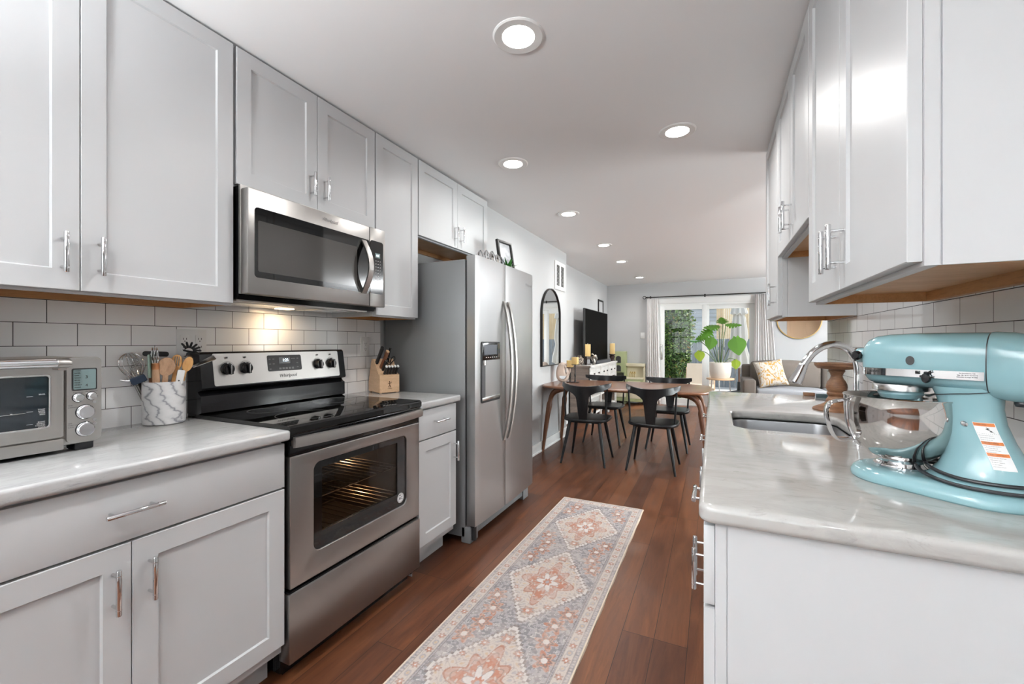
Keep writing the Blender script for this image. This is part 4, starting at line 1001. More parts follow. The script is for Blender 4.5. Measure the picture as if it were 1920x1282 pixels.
# ---------------------------------------------------------------- knife block
KB = thing('knife_block', 'pale wooden knife block in the corner beside the fridge', 'knife block', (-1.836, 2.007, .915), None, math.radians(65.2), False)
bm = B(); prof = [(0, .004), (0, .112), (.022, .118), (.094, .208), (.128, .208), (.176, .06), (.176, .004)]
ring_skin(bm, [[(x, y, z) for y, z in prof] for x in (0, .002, .125, .127)]); obj('block', bm, block, KB, ang=20)
bm = B()
for x, y in ((.01, .01), (.117, .01), (.01, .165), (.117, .165)): box(bm, x-.006, x+.006, y-.006, y+.006, 0, .005)
obj('feet', bm, block, KB)
lg = B(); tube(lg, [(.064, -.0006, .067), (.064, -.0006, .048)], .0022, 6); tube(lg, [(.064, -.0006, .050), (.056, -.0006, .036)], .002, 6); tube(lg, [(.064, -.0006, .050), (.071, -.0006, .036)], .002, 6)
tube(lg, [(.064, -.0006, .062), (.053, -.0006, .058)], .002, 6); tube(lg, [(.064, -.0006, .060), (.076, -.0006, .064)], .002, 6); lathe(lg, [(.001, -.001), (.0035, -.001), (.0035, .0)], (.063, 0, .071), 12, axis='Y'); box(lg, .074, .077, -.001, 0, .071, .074)
lg = join(lg, txt('HENCKELS', .0058, (.064, -.0004, .027), (1, 0, 0), (0, 0, 1), .0003)); obj('logo', lg, mat('burnt_brown_print', (.10, .04, .015), .6), KB)
def handle(x, y, z, L_, tilt, m, wy=.010, wx=.0065, cap=None, name='knife', label='', dx=0, yaw=0):
    d = Vector((dx, -math.sin(math.radians(tilt)), math.cos(math.radians(tilt)))).normalized(); u = Vector((1, 0, 0)); u = (u-d*u.dot(d)).normalized(); v_ = d.cross(u)
    p0 = Vector((x, y, z))
    def rg(t, a, b, off=0): return [p0+d*t+u*(a*cx_)+v_*(b*cy_+off) for cx_, cy_ in ((-1, -.7), (-.7, -1), (.7, -1), (1, -.7), (1, .7), (.7, 1), (-.7, 1), (-1, .7))]
    bm = ring_skin(B(), [rg(-.02, wx*.7, wy*.5), rg(0, wx, wy*.95), rg(L_*.3, wx, wy*.85), rg(L_*.65, wx, wy*.95, .001), rg(L_*.95, wx, wy*1.15, .003), rg(L_, wx*.8, wy*.9, .003)])
    bmesh.ops.transform(bm, matrix=Matrix.Translation((-1.836, 2.007, .915)) @ Matrix.Rotation(math.radians(65.2), 4, 'Z'), verts=bm.verts)
    o = obj(name, bm, m); tag(o, label, 'knife')
    if cap:
        bm = ring_skin(B(), [rg(L_, wx*.95, wy*1.0, .003), rg(L_+.006, wx*.95, wy*1.0, .003)])
        bmesh.ops.transform(bm, matrix=Matrix.Translation((-1.836, 2.007, .915)) @ Matrix.Rotation(math.radians(65.2), 4, 'Z'), verts=bm.verts); obj('handle_cap', bm, cap, o)
    return o
for k in range(5):
    o = handle(.035+k*.0185, .018, .112, .062, 38, blackm, .0085, .006, plastic, 'steak_knife', 'black steak knife in the low row, '+('leftmost', 'second from left', 'middle one', 'second from right', 'rightmost')[k]+' of five'); o['group'] = 'steak knives in the block'
handle(.012, .075, .185, .115, 33, blackm, .012, .008, None, 'chef_knife', 'tall black knife handle at the upper left of the block', .12)
handle(.030, .052, .158, .115, 33, walleg, .011, .009, block, 'honing_steel', 'brown wooden handle in front of the tall black knife', .15)
handle(.036, .042, .142, .070, 35, blackm, .010, .007, chrome, 'paring_knife', 'short black riveted knife below the brown handle', .12)
sc_ = B(); KM = Matrix.Translation((-1.836, 2.007, .915)) @ Matrix.Rotation(math.radians(65.2), 4, 'Z')
for sx in (-1, 1):
    tube(sc_, smoothpath([(.086+sx*.004, .060, .17), (.086+sx*.018, .052, .19), (.086+sx*.032, .045, .205), (.086+sx*.026, .038, .222), (.086+sx*.010, .042, .215), (.086+sx*.004, .055, .185)], 4), .0035, 8)
bmesh.ops.transform(sc_, matrix=KM, verts=sc_.verts); o = obj('kitchen_scissors', sc_, blackm); tag(o, 'black kitchen scissors handles at the right of the knife block', 'scissors')
sc_ = tube(B(), smoothpath([(.082, .075, .19), (.084, .06, .23), (.086, .05, .262), (.088, .046, .275)], 4), [.006]*12+[.010], 10)
bmesh.ops.transform(sc_, matrix=KM, verts=sc_.verts); o = obj('vegetable_peeler', sc_, black); tag(o, 'black peeler handle sticking up behind the scissors', 'peeler')

# outlets
def outlet(y0, y1, z0, z1, label, n=1):
    r = thing('wall_outlet', label, 'outlet', (XL+.012, (y0+y1)/2, (z0+z1)/2)); X = XL+.012
    obj('cover_plate', bx(X, X+.006, y0, y1, z0, z1, .002), plastic, r)
    w_ = (y1-y0)/n
    for k in range(n):
        yc = y0+w_*(k+.5); bm = bx(X+.004, X+.0085, yc-.017, yc+.017, (z0+z1)/2-.034, (z0+z1)/2+.034, .001); s_o = obj('socket', bm, plastic, r)
        bm = B()
        for dz in (-.02, .014):
            for dy in (-.006, .006): box(bm, X+.008, X+.0089, yc+dy-.001, yc+dy+.001, (z0+z1)/2+dz, (z0+z1)/2+dz+.008)
            lathe(bm, [(.0022, 0), (.0022, .0006), (.0005, .0006)], (X+.0084, yc, (z0+z1)/2+dz-.006), 10, axis='X')
        obj('slot', bm, slotm, s_o)
outlet(1.003, 1.118, 1.168, 1.283, 'white double outlet behind the utensils in the crock', 2)
outlet(2.022, 2.095, 1.143, 1.262, 'white outlet on the tiles above the knife block')

# ---------------------------------------------------------------- runner rug
def rug_colors(u, v, L_=2.45, W_=.61):
    """u 0..W, v 0..L arrays in metres -> rgb"""
    def vnoise(x, y, s, seed):
        r = np.random.default_rng(seed); g = r.random((512, 512)); X = x/s; Y = y/s
        i = np.floor(X).astype(int); j = np.floor(Y).astype(int); fx = X-i; fy = Y-j; fx = fx*fx*(3-2*fx); fy = fy*fy*(3-2*fy)
        G = lambda a, b: g[a % 512, b % 512]
        return (G(i, j)*(1-fx)+G(i+1, j)*fx)*(1-fy)+(G(i, j+1)*(1-fx)+G(i+1, j+1)*fx)*fy
    cream = np.array((.47, .405, .365)); rust = np.array((.36, .145, .09)); slate = np.array((.18, .168, .178)); lav = np.array((.31, .285, .29)); peach = np.array((.41, .27, .215)); dark = np.array((.13, .095, .09)); white = np.array((.56, .52, .50)); ochre = np.array((.44, .29, .15))
    col = np.ones(u.shape+(3,))*cream
    def put(mask, c, a=1.0):
        m_ = (np.clip(mask, 0, 1)*a)[..., None]; col[:] = col*(1-m_)+c*m_
    uc = u-W_/2; au = np.abs(uc); per = .715; vc = v-2.78+.79+0.0
    vm = (v-V0+per/2) % per-per/2           # distance along to the nearest medallion centre
    av = np.abs(vm); st = .012
    sau = np.floor(au/st)*st; sav = np.floor(av/st)*st
    F = .222                                # half width of field
    field = au < F
    # spandrels
    diam = sau/.205+sav/.335
    put(field & (diam > 1.0), slate)
    n1 = vnoise(u, v, .011, 3); n2 = vnoise(u, v, .006, 4)
    put(field & (diam > 1.0) & (n1 > .60), lav); put(field & (diam > 1.0) & (np.abs(n1-.5) < .035), white, .8)
    # rust clusters in the spandrels
    for (cu_, cv_) in ((.180, .205), (.150, .305)):
        d = np.hypot((au-cu_)/.052, (av-cv_)/.060); lob = .75+.25*np.cos(6*np.arctan2(av-cv_, au-cu_))
        put(field & (d < lob), peach); put(field & (d < lob) & (n1 > .45), rust); put(field & (np.abs(d-lob*.55) < .10), dark, .8); put(field & (d < .25), white)
    # stepped outlines
    for (r_, w_, c_, a_) in ((1.0, .030, dark, .8), (.955, .035, white, .9), (.905, .018, dark, .55)):
        put(field & (np.abs(diam-r_) < w_), c_, a_)
    inside = diam < .88
    # inner vines
    g = np.sin(uc*95+2.2*np.sin(vm*40))*np.cos(vm*78+1.8*np.sin(uc*50))
    put(inside & (np.abs(g) < .07), dark, .45); put(inside & (g > .72), lav, .8); put(inside & (g < -.78), ochre, .6)
    for (cu_, cv_, R_) in ((0, .255, .032), (.172, 0, .018), (.075, .195, .020), (.125, .105, .015)):
        d = np.hypot(au-cu_, av-cv_)/R_; th = np.arctan2(av-cv_, au-cu_); lob = .8+.2*np.cos(7*th)
        put(d < lob, peach); put((d < lob) & (n2 > .5), rust); put(np.abs(d-lob) < .13, dark, .5); put(d < .28, white)
    # central star flower
    th = np.arctan2(vm*.86, uc*1.3); rr = np.hypot(uc*1.3, vm*.86)*.76
    star = .135*(.74+.16*np.cos(8*th)+.10*np.cos(4*th))
    put(rr < star, peach); put((rr < star) & (np.abs(rr/star-.62+.1*np.cos(16*th)) < .14), rust); put(np.abs(rr-star) < .0042, rust*.8, .9)
    put((rr < star) & (np.sin(th*8)*np.sin(rr*190) > .72), cream)
    put(np.abs(rr-star*.80) < .0022, dark, .6)
    fl_ = .058*(.72+.28*np.cos(6*th)); put(rr < fl_, white); put(np.abs(rr-fl_) < .0022, slate, .8)
    put(rr < .020*(1+.2*np.cos(8*th)), rust); put(rr < .009, lav)
    # borders
    e = np.minimum(au*0+(W_/2-au), np.minimum(v, L_-v))
    b1 = e < .083; put(b1, cream)
    put((e < .083) & (e > .071), slate); put((np.abs(e-.0835) < .0018), dark, .7); put(np.abs(e-.070) < .0016, dark, .6)
    put((e < .083) & (e > .071) & (np.sin((u+v)*700)*np.sin((u-v)*700) > .35), white, .7)
    put((e < .028) & (e > .010), lav); put((e < .028) & (e > .010) & (n1 > .55), slate, .7); put(np.abs(e-.029) < .0016, dark, .6); put((e < .028) & (e > .010) & (np.abs(np.sin(u*210)*np.sin(v*210)) > .55), cream, .7)
    alongv = (W_/2-au) < np.minimum(v, L_-v); s_c = np.where(alongv, v, uc+5.0); pb = .088
    sm = (s_c+pb/2) % pb-pb/2; q = e-.0495; d = np.hypot(sm, q)/.0165; th2 = np.arctan2(q, sm); lob = .78+.22*np.cos(6*th2); bb = (e > .031) & (e < .068)
    put(bb & (np.abs(q-.013*np.sin(s_c*2*PI/pb*1.0)) < .0016), lav, .9)
    put(bb & (d < lob), peach); put(bb & (d < lob) & (n2 > .42), rust); put(bb & (np.abs(d-lob) < .14), dark, .5); put(bb & (d < .3), white)
    sm2 = (s_c) % pb-pb/2; d2 = np.hypot(sm2/1.3, q)/.012; put(bb & (np.abs(d2-.8) < .22), lav); put(bb & (d2 < .5), ochre, .6)
    put(e < .009, np.array((.62, .51, .39)))
    # wear
    wr = vnoise(u, v, .05, 9)*.6+vnoise(u, v, .008, 10)*.4
    put(wr > -1, cream*1.02, 1.0*0+np.clip((wr-.35)*.9, 0, .42)) if False else None
    a_ = np.clip((wr-.30)*.95, .06, .45)[..., None]; col[:] = col*(1-a_)+cream*1.04*a_
    gr = (vnoise(u, v, .0035, 12)-.5)*.10; col[:] = np.clip(col*(1+gr[..., None]), 0, 1)
    return col
V0 = 2.055-.79
nu, nv = 236, 940
RW, RL = .61, 2.45
uu = np.linspace(0, RW, nu); vv = np.linspace(0, RL, nv); U, V = np.meshgrid(uu, vv)
cols = rug_colors(U, V)
top = np.stack((U, V, np.full_like(U, .0065)), -1).reshape(-1, 3)
edge = np.minimum(np.minimum(U, RW-U), np.minimum(V, RL-V)).reshape(-1); top[:, 2] = np.where(edge < .0005, .0, .0065); 
rv = np.random.default_rng(3); top[:, 0] += np.where(np.minimum(U, RW-U).reshape(-1) < .001, .0012*np.sin(V.reshape(-1)*23), 0)
idx = np.arange(nu*nv).reshape(nv, nu); quads = np.stack((idx[:-1, :-1], idx[:-1, 1:], idx[1:, 1:], idx[1:, :-1]), -1).reshape(-1, 4)
me = bpy.data.meshes.new('runner_rug'); me.from_pydata(top.tolist(), [], quads.tolist())
ca = me.color_attributes.new('pattern', 'FLOAT_COLOR', 'POINT'); ca.data.foreach_set('color', np.concatenate((cols.reshape(-1, 3), np.ones((nu*nv, 1))), 1).astype(np.float32).ravel())
rugm = mat('woven_rug', (.5, .45, .4), .95); N, L = nt(rugm); at = N.new('ShaderNodeVertexColor'); at.layer_name = 'pattern'; L.new(at.outputs[0], bs(rugm).inputs['Base Color'])
bump(rugm, noise(rugm, coords(rugm), 500, 2), .35, .002)
me.materials.append(rugm); rug = bpy.data.objects.new('runner_rug', me); C.objects.link(rug)
rug.location = (-1.073, .78, .0006); rug.rotation_euler = (0, 0, math.radians(-.15))
tag(rug, 'faded oriental runner rug in cream, rust and slate on the kitchen floor', 'rug')

# ---------------------------------------------------------------- dining table and chairs
TB = thing('dining_table', 'walnut dining table with curved splayed legs between the four black chairs', 'dining table', (-.87, 4.83, 0))
def superell(x0, x1, y0, y1, ex=6, n=96, bow=.0):
    o = []; cx_, cy_, a, b = (x0+x1)/2, (y0+y1)/2, (x1-x0)/2, (y1-y0)/2
    for k in range(n):
        t = 2*PI*k/n; c, s = math.cos(t), math.sin(t); o.append((cx_+a*math.copysign(abs(c)**(2/ex), c), cy_+b*math.copysign(abs(s)**(2/ex), s)))
    return o
bm = curve_plate([superell(-1.765, -.01, 4.345, 5.285, 5)], .028, .012, 3); bmesh.ops.translate(bm, verts=bm.verts, vec=(0, 0, .736)); obj('tabletop', bm, walnut, TB)
for sx in (-1, 1):
    for sy in (-1, 1):
        X = -.888+sx*.72; Y = 4.815+sy*.26
        P_ = smoothpath([(X-sx*.30, Y-sy*.04, .712), (X-sx*.16, Y-sy*.03, .710), (X-sx*.03, Y-sy*.01, .690), (X+sx*.045, Y, .62), (X+sx*.075, Y+sy*.02, .45), (X+sx*.105, Y+sy*.045, .20), (X+sx*.125, Y+sy*.06, 0.0)], 5)
        n = len(P_); rr_ = [.020+.012*math.sin(PI*min(1, i/(n-1)*1.6)) if i/(n-1) < .6 else .032-.017*(i/(n-1)-.6)/.4 for i in range(n)]
        obj('leg', tube(B(), P_, rr_, 12, up=(0, 1, 0)), walleg, TB)
bm = B(); box(bm, -1.35, -.42, 4.60, 4.63, .69, .722, .004); box(bm, -1.35, -.42, 5.0, 5.03, .69, .722, .004)
obj('support_rail', bx(-1.35, -.42, 4.60, 4.63, .69, .722, .004), walleg, TB); obj('support_rail', bx(-1.35, -.42, 5.0, 5.03, .69, .722, .004), walleg, TB); bm.free()

def chair_proto(label):
    r = thing('dining_chair', label, 'chair', (0, 0, 0), 'black wooden chairs at the dining table', 0, False)
    out = []
    for k in range(48):
        t = 2*PI*k/48; c, s = math.cos(t), math.sin(t); ex = 4.5 if s > 0 else 2.9
        out.append((.235*math.copysign(abs(c)**(2/ex), c), .005+.215*math.copysign(abs(s)**(2/ex), s)))
    bm = curve_plate([out], .028, .009, 3); bmesh.ops.translate(bm, verts=bm.verts, vec=(0, 0, .441)); obj('seat', bm, blackwood, r)
    bm = bx(-.17, .17, -.15, .16, .410, .430, .004); obj('seat_frame', bm, blackwood, r)
    for sx in (-1, 1):
        for sy in (-1, 1):
            obj('leg', tube(B(), [(sx*.150, sy*.135, .425), (sx*.165, sy*.152, .33), (sx*.222, sy*.222, .0)], [.017, .0185, .0105], 14), blackwood, r)
    yb = lambda x, z: -.195-.055*(z-.455)/.33+.20*(x/.255)**2*((z-.455)/.33)**1.0
    def sheet(rows, th=.020):
        """rows of (z, x0, x1)"""
        bm = B(); m_ = 21; rings = []
        for (z0, z1, hw0, hw1) in rows: pass
        return bm
    # top rail
    bm = B(); rings = []
    for x in np.linspace(-.255, .255, 33):
        t = abs(x)/.255; zt = .792+.022*t**2; zb = zt-.072+.030*max(0, t-.75)/.25; th = .012 if t < .95 else .008
        rings.append([(x, yb(x, zb)-th, zb+.004), (x, yb(x, zb)+th, zb+.004), (x, yb(x, zt)+th, zt-.004), (x, yb(x, zt)+th*.4, zt), (x, yb(x, zt)-th*.4, zt), (x, yb(x, zt)-th, zt-.004)])
    ring_skin(bm, rings); obj('top_rail', bm, blackwood, r, ang=40)
    bm = B(); rings = []
    for z in np.linspace(.452, .742, 22):
        t = (z-.452)/.29; hw = .040+.028*t+.105*max(0, (t-.72)/.28)**2.4; xs = np.linspace(-hw, hw, 9)
        rings.append([(x, yb(x, z)-.009, z) for x in xs]+[(x, yb(x, z)+.009, z) for x in xs[::-1]])
    ring_skin(bm, rings); obj('back_splat', bm, blackwood, r, ang=40)
    for sx in (-1, 1):
        obj('spindle', tube(B(), [(sx*.205, -.095, .448), (sx*.222, yb(.228, .76)+.002, .757)], [.0095, .0085], 12), blackwood, r)
    return r
ch = chair_proto('black chair with its back to the viewer at the left front of the table')
ch.location = (-1.185, 4.36, 0); ch.rotation_euler = (0, 0, math.radians(2))
for (x, y, rz, lab_) in ((-.53, 4.385, -1, 'black chair with its back to the viewer at the right front of the table'),
                         (-1.225, 5.33, 181, 'black chair facing the viewer behind the left part of the table'),
                         (-.475, 5.295, 179, 'black chair facing the viewer behind the right part of the table')):
    c = copy_tree(ch); c.location = (x, y, 0); c.rotation_euler = (0, 0, math.radians(rz)); c['label'] = lab_

# things on the dining table
zt = .750
bm = B(); n = 40
V_ = (-1.625, 4.87, zt)
pts = []
outer_ = [(.0, .002), (.045, .0), (.060, .012), (.075, .06), (.082, .12), (.078, .18), (.062, .22), (.036, .236), (.0, .238)]
# flat donut-like vase with an opening near the top right
bm = curve_plate([[(.080*math.copysign(abs(math.cos(t))**.85, math.cos(t))*(1-.12*math.sin(t)), .118+.118*math.sin(t)) for t in np.linspace(0, 2*PI, 60, endpoint=False)], [(.046+.013*math.cos(t), .150+.040*math.sin(t)) for t in np.linspace(0, 2*PI, 40, endpoint=False)][::-1]], .085, .034, 7)
bmesh.ops.transform(bm, matrix=Matrix.Translation((V_[0], V_[1], zt+.002)) @ Matrix.Rotation(math.radians(20), 4, 'Z') @ Matrix(((1, 0, 0, 0), (0, 0, -1, 0), (0, 1, 0, 0), (0, 0, 0, 1))), verts=bm.verts)
bmesh.ops.smooth_vert(bm, verts=[v for v in bm.verts], factor=.3, use_axis_x=True, use_axis_y=True, use_axis_z=True)
o = obj('donut_vase', bm, ceramic, ang=70); tag(o, 'blush rounded vase with a hole through it at the left end of the table', 'vase')
CH = thing('candle_holder', 'dark twisted iron stand with two candle plates on the dining table', 'candle holder', (-1.50, 4.88, zt))
bm = bx(-1.575, -1.43, 4.85, 4.91, zt, zt+.010, .003); obj('base', bm, darkwood, CH)
for (x, y, h) in ((-1.535, 4.88, .180), (-1.475, 4.88, .215)):
    bm = B(); rings = []
    for k in range(40):
        t = k/39; a = t*9 if t < .55 else .55*9; r_ = .0085
        rings.append([(x+r_*math.cos(a+q)*(1.25 if q in (0, PI) else .8), y+r_*math.sin(a+q)*(1.25 if q in (0, PI) else .8), zt+.008+(h-.012)*t) for q in (0, PI/2, PI, 3*PI/2)])
    ring_skin(bm, rings); obj('stem', bm, rodm, CH)
    obj('candle_plate', bx(x-.036, x+.036, y-.036, y+.036, zt+h-.006, zt+h, .002), rodm, CH)
def candle_o(x, y, z, w_, h, label, rz=25):
    bm = bx(-w_/2, w_/2, -w_/2, w_/2, 0, h, .004)
    bmesh.ops.transform(bm, matrix=Matrix.Translation((x, y, z)) @ Matrix.Rotation(math.radians(rz), 4, 'Z'), verts=bm.verts)
    o = obj('pillar_candle', bm, candle); tag(o, label, 'candle')
    obj('wick', tube(B(), [(x, y, z+h-.002), (x+.001, y, z+h+.016)], .0022, 6), whitepaint, o)
candle_o(-1.537, 4.88, zt+.1805, .066, .082, 'cream square candle on the lower plate of the iron stand', 0)
candle_o(-1.475, 4.88, zt+.2155, .068, .084, 'cream square candle on the higher plate of the iron stand', 0)

# ---------------------------------------------------------------- tv console and its things
CO = thing('tv_console', 'whitewashed tv console with small drawers and a grey wood end', 'console', (-1.82, 7.2, 0))
x0, x1, ya, yb_ = -1.985, -1.655, 6.27, 8.15
obj('top', bx(x0, x1+.015, ya-.02, yb_+.02, .845, .875, .004), whitewash, CO)
obj('end_panel', bx(x0, x1-.02, ya, ya+.02, .02, .845), greywood, CO)
obj('top_end_edge', bx(x0, x1-.0, ya-.024, ya-.019, .845, .875), greywood, CO)
obj('end_panel', bx(x0, x1-.02, yb_-.02, yb_, .02, .845), greywood, CO)
bm = B(); box(bm, x0, x1-.012, ya+.02, yb_-.02, .62, .845); box(bm, x0, x0+.012, ya, yb_, .05, .62); box(bm, x0, x1-.02, ya+.02, yb_-.02, .10, .13); box(bm, x0, x1-.02, ya+.02, yb_-.02, .36, .38)
obj('case', bm, whitewash, CO)
bm = B(); 
for y in (ya, 6.93, 7.50, yb_-.045): obj('post', bx(x1-.03, x1, y, y+.045, 0, .845, .002), whitewash, CO)
bm.free()
k_ = 0
for ys in ((6.33, 6.91), (6.99, 7.48), (7.56, 8.09)):
    m_ = 2
    for k in range(m_):
        a = ys[0]+(ys[1]-ys[0])*k/m_+.008; b = ys[0]+(ys[1]-ys[0])*(k+1)/m_-.008
        d = obj('drawer', bx(x1-.02, x1-.004, a, b, .665, .815, .004), whitewash, CO)
        yc = (a+b)/2; bm = B(); box(bm, x1-.004, x1+.012, yc-.006, yc+.006, .735, .747); 
        ring_skin(bm, [[(x1+.008, yc-.026, .727), (x1+.008, yc-.026, .755), (x1+.008, yc, .744), (x1+.008, yc+.026, .755), (x1+.008, yc+.026, .727), (x1+.008, yc, .738)], [(x1+.014, yc-.026, .727), (x1+.014, yc-.026, .755), (x1+.014, yc, .744), (x1+.014, yc+.026, .755), (x1+.014, yc+.026, .727), (x1+.014, yc, .738)]])
        obj('knob', bm, rodm, d)
for k in range(7):
    zc = .15+.03; r_ = .044+.004*(k % 3)
    o = obj('wicker_basket' if False else 'firewood_log', lathe(B(), [(.001, 0), (r_, 0), (r_*1.02, .2), (r_*.98, .38), (.001, .38)], (x0+.02-.0, 6.40+.105*k, .131+r_), 16, axis='X'), mango); 
    o.scale = (.7, 1, 1); o.location.x = -.58; tag(o, 'round brown object on the low shelf of the tv console', 'log', 'brown round things on the console shelf')
TVo = thing('television', 'large black flat television standing on the console', 'television', (-1.81, 7.26, .875))
bm = bx(-1.835, -1.80, 6.485, 8.035, .905, 1.762, .006); sc_o = obj('housing', bm, bezel, TVo)
obj('screen', bx(-1.801, -1.797, 6.497, 8.023, .920, 1.752), tvm, sc_o)
for y in (6.9, 7.62): obj('foot', join(bx(-1.90, -1.72, y-.012, y+.012, .875, .885, .003), bx(-1.83, -1.805, y-.010, y+.010, .885, .91)), bezel, TVo)
o = obj('soundbar', bx(-1.745, -1.665, 6.72, 7.72, .8755, .925, .010), mat('charcoal_cloth', (.05, .052, .058), .8)); tag(o, 'charcoal soundbar lying in front of the television', 'soundbar')
def atc(u, y):  # helper: x on the console for pixel column u at depth y
    q = (u-960)/800; return y*(q*.9046-.4263)/(q*.4263+.9046)
y = 6.36
o = obj('pottery_vase', lathe(B(), [(.001, 0), (.030, 0), (.058, .03), (.068, .07), (.058, .105), (.030, .125), (.026, .145), (.034, .150), (.028, .150), (.020, .13), (.001, .12)], (atc(1087, y), y, .875), 28, cap=False), pebble); tag(o, 'small beaded pottery vase on the console end nearest the viewer', 'vase')
vm_ = MATS['patterned_pottery']; vo = vm_.node_tree.nodes.new('ShaderNodeTexVoronoi'); vo.inputs['Scale'].default_value = 55; vm_.node_tree.links.new(coords(vm_), vo.inputs['Vector'])
to(vm_, ramp(vm_, vo.outputs['Distance'], [(.0, (.55, .48, .38)), (.35, (.40, .33, .26)), (.6, (.07, .05, .04))]), 'Base Color'); bump(vm_, vo.outputs['Distance'], .6, .004)
y = 6.42
o = obj('candle_pedestal', lathe(B(), [(.052, 0), (.052, .015), (.040, .022), (.036, .09), (.050, .10), (.055, .135), (.001, .135)], (atc(1102, y), y, .875), 4), darkwood, smooth=False); tag(o, 'dark square candle pedestal beside the pottery vase', 'candle holder')
candle_o(atc(1102, y), y, 1.0105, .080, .185, 'tall cream square candle on the dark pedestal before the television', 20)
y = 6.50; cx_ = atc(1114, y)
bm = B(); lathe(bm, [(.001, 0), (.035, 0), (.035, .008), (.001, .008)], (cx_, y, .875), 16); tube(bm, smoothpath([(cx_-.01, y, .88), (cx_+.008, y, .93), (cx_-.008, y, .97), (cx_+.012, y, 1.0), (cx_, y, 1.02)], 4), [.016, .015, .018, .022, .020, .018, .02, .024, .026, .024, .026, .030, .034, .036, .034, .030, .02], 10)
for s_i in (-1, 1): tube(bm, smoothpath([(cx_, y, .99), (cx_+s_i*.035, y, 1.0), (cx_+s_i*.040, y, .96), (cx_+s_i*.02, y, .93)], 4), .009, 8)
tube(bm, smoothpath([(cx_, y, 1.02), (cx_-.03, y, 1.045), (cx_-.045, y, 1.035)], 4), .010, 8)
o = obj('silver_figurine', bm, silver); tag(o, 'small twisted silver figurine beside the tall cream candle', 'figurine')
y = 8.02; cx_ = atc(1146, y)+.02; cx_ = min(cx_, -1.70)
o = obj('candle_pedestal', lathe(B(), [(.055, 0), (.055, .02), (.035, .035), (.048, .075), (.052, .09), (.040, .105), (.060, .120), (.060, .13), (.001, .13)], (cx_, y, .875), 24), darkwood); tag(o, 'dark round candle pedestal at the far end of the console', 'candle holder')
candle_o(cx_, y, 1.0055, .090, .20, 'cream candle at the far end of the console right of the television', 15)
PF = thing('picture_frame', 'small black frame on the wall partly hidden behind the television', 'picture frame', (-1.995, 8.3, 1.82))
bm = curve_plate([rrect(8.10, 8.49, 1.72, 2.05, .004), rrect(8.135, 8.455, 1.755, 2.015, .003)[::-1]], .02, .003); bmesh.ops.transform(bm, matrix=Matrix(((0, 0, 1, -1.989), (1, 0, 0, 0), (0, 1, 0, 0), (0, 0, 0, 1))), verts=bm.verts); obj('frame', bm, rodm, PF)
obj('picture', bx(-1.998, -1.990, 8.13, 8.46, 1.75, 2.02), wallm, PF)

# ---------------------------------------------------------------- dining wall: arch mirror and vent
AM = thing('arched_mirror', 'tall arched mirror with thin black frame on the dining wall', 'mirror', (XD, 4.79, .955))
def arch(y0, y1, z0, z1, i=0, n=28):
    r_ = (y1-y0)/2-i; yc = (y0+y1)/2; return [(y0+i, z0+i), (y1-i, z0+i)]+[(yc+r_*math.cos(t), z1-(y1-y0)/2+r_*math.sin(t)) for t in np.linspace(0, PI, n)]
bm = curve_plate([arch(4.475, 5.115, .950, 1.865), arch(4.475, 5.115, .950, 1.865, .010)[::-1]], .028, .002, 2); bmesh.ops.transform(bm, matrix=Matrix(((0, 0, 1, XD+.016), (1, 0, 0, 0), (0, 1, 0, 0), (0, 0, 0, 1))), verts=bm.verts); obj('frame', bm, rodm, AM)
obj('mirror_glass', prism(B(), arch(4.475, 5.115, .950, 1.865, .006), lambda u, v, d: (XD+.012+d, u, v), 0, .004), mirror, AM, smooth=False)
VG = thing('wall_vent', 'white louvred return air vent high on the dining wall', 'vent', (XD, 5.15, 2.06))
y0, y1, z0, z1 = 4.955, 5.345, 1.885, 2.235
bm = curve_plate([rrect(y0, y1, z0, z1, .003)]+[rrect(a, b, z0+.045, z1-.045, .002)[::-1] for a, b in ((y0+.05, y0+.175), (y1-.175, y1-.05))], .012, .002); bmesh.ops.transform(bm, matrix=Matrix(((0, 0, 1, XD+.007), (1, 0, 0, 0), (0, 1, 0, 0), (0, 0, 0, 1))), verts=bm.verts); obj('grille_frame', bm, trimm, VG)
obj('duct_backing', bx(XD+.0005, XD+.002, y0+.04, y1-.04, z0+.04, z1-.04), slotm, VG)
bm = B()
for k in range(15):
    z = z0+.052+k*.0172
    for a, b in ((y0+.05, y0+.175), (y1-.175, y1-.05)):
        ring_skin(bm, [[(XD+.003, yy, z), (XD+.013, yy, z-.006), (XD+.013, yy, z-.0045), (XD+.003, yy, z+.0015)] for yy in (a, b)])
obj('louvre', bm, trimm, VG); bpy.data.objects['louvre']['kind'] = 'stuff'

# ---------------------------------------------------------------- on top of the fridge
def framepic(name, y, x, w_, h, lean, rz, label, art):
    r = thing(name, label, 'picture frame', (x, y, 1.7372), None, math.radians(rz), False)
    T_ = Matrix.Rotation(math.radians(lean), 4, 'Y')
    bm = curve_plate([rrect(-w_/2, w_/2, 0, h, .002), rrect(-w_/2+.02, w_/2-.02, .02, h-.02, .001)[::-1]], .022, .003)
    bmesh.ops.transform(bm, matrix=T_ @ Matrix(((0, 0, 1, 0), (1, 0, 0, 0), (0, 1, 0, 0), (0, 0, 0, 1))), verts=bm.verts); obj('frame', bm, rodm, r)
    bm = bx(-.009, -.002, -w_/2+.015, w_/2-.015, .015, h-.015); bmesh.ops.transform(bm, matrix=T_, verts=bm.verts); obj('picture', bm, art, r)
    return r
art = mat('pale_landscape_print', (.6, .6, .6), .15); to(art, ramp(art, noise(art, coords(art, (6, 6, 9)), 1.2, 3), [(.3, (.25, .26, .28)), (.45, (.55, .56, .58)), (.6, (.74, .74, .74))]), 'Base Color')
art2 = mat('warm_grey_photo', (.42, .39, .36), .2)
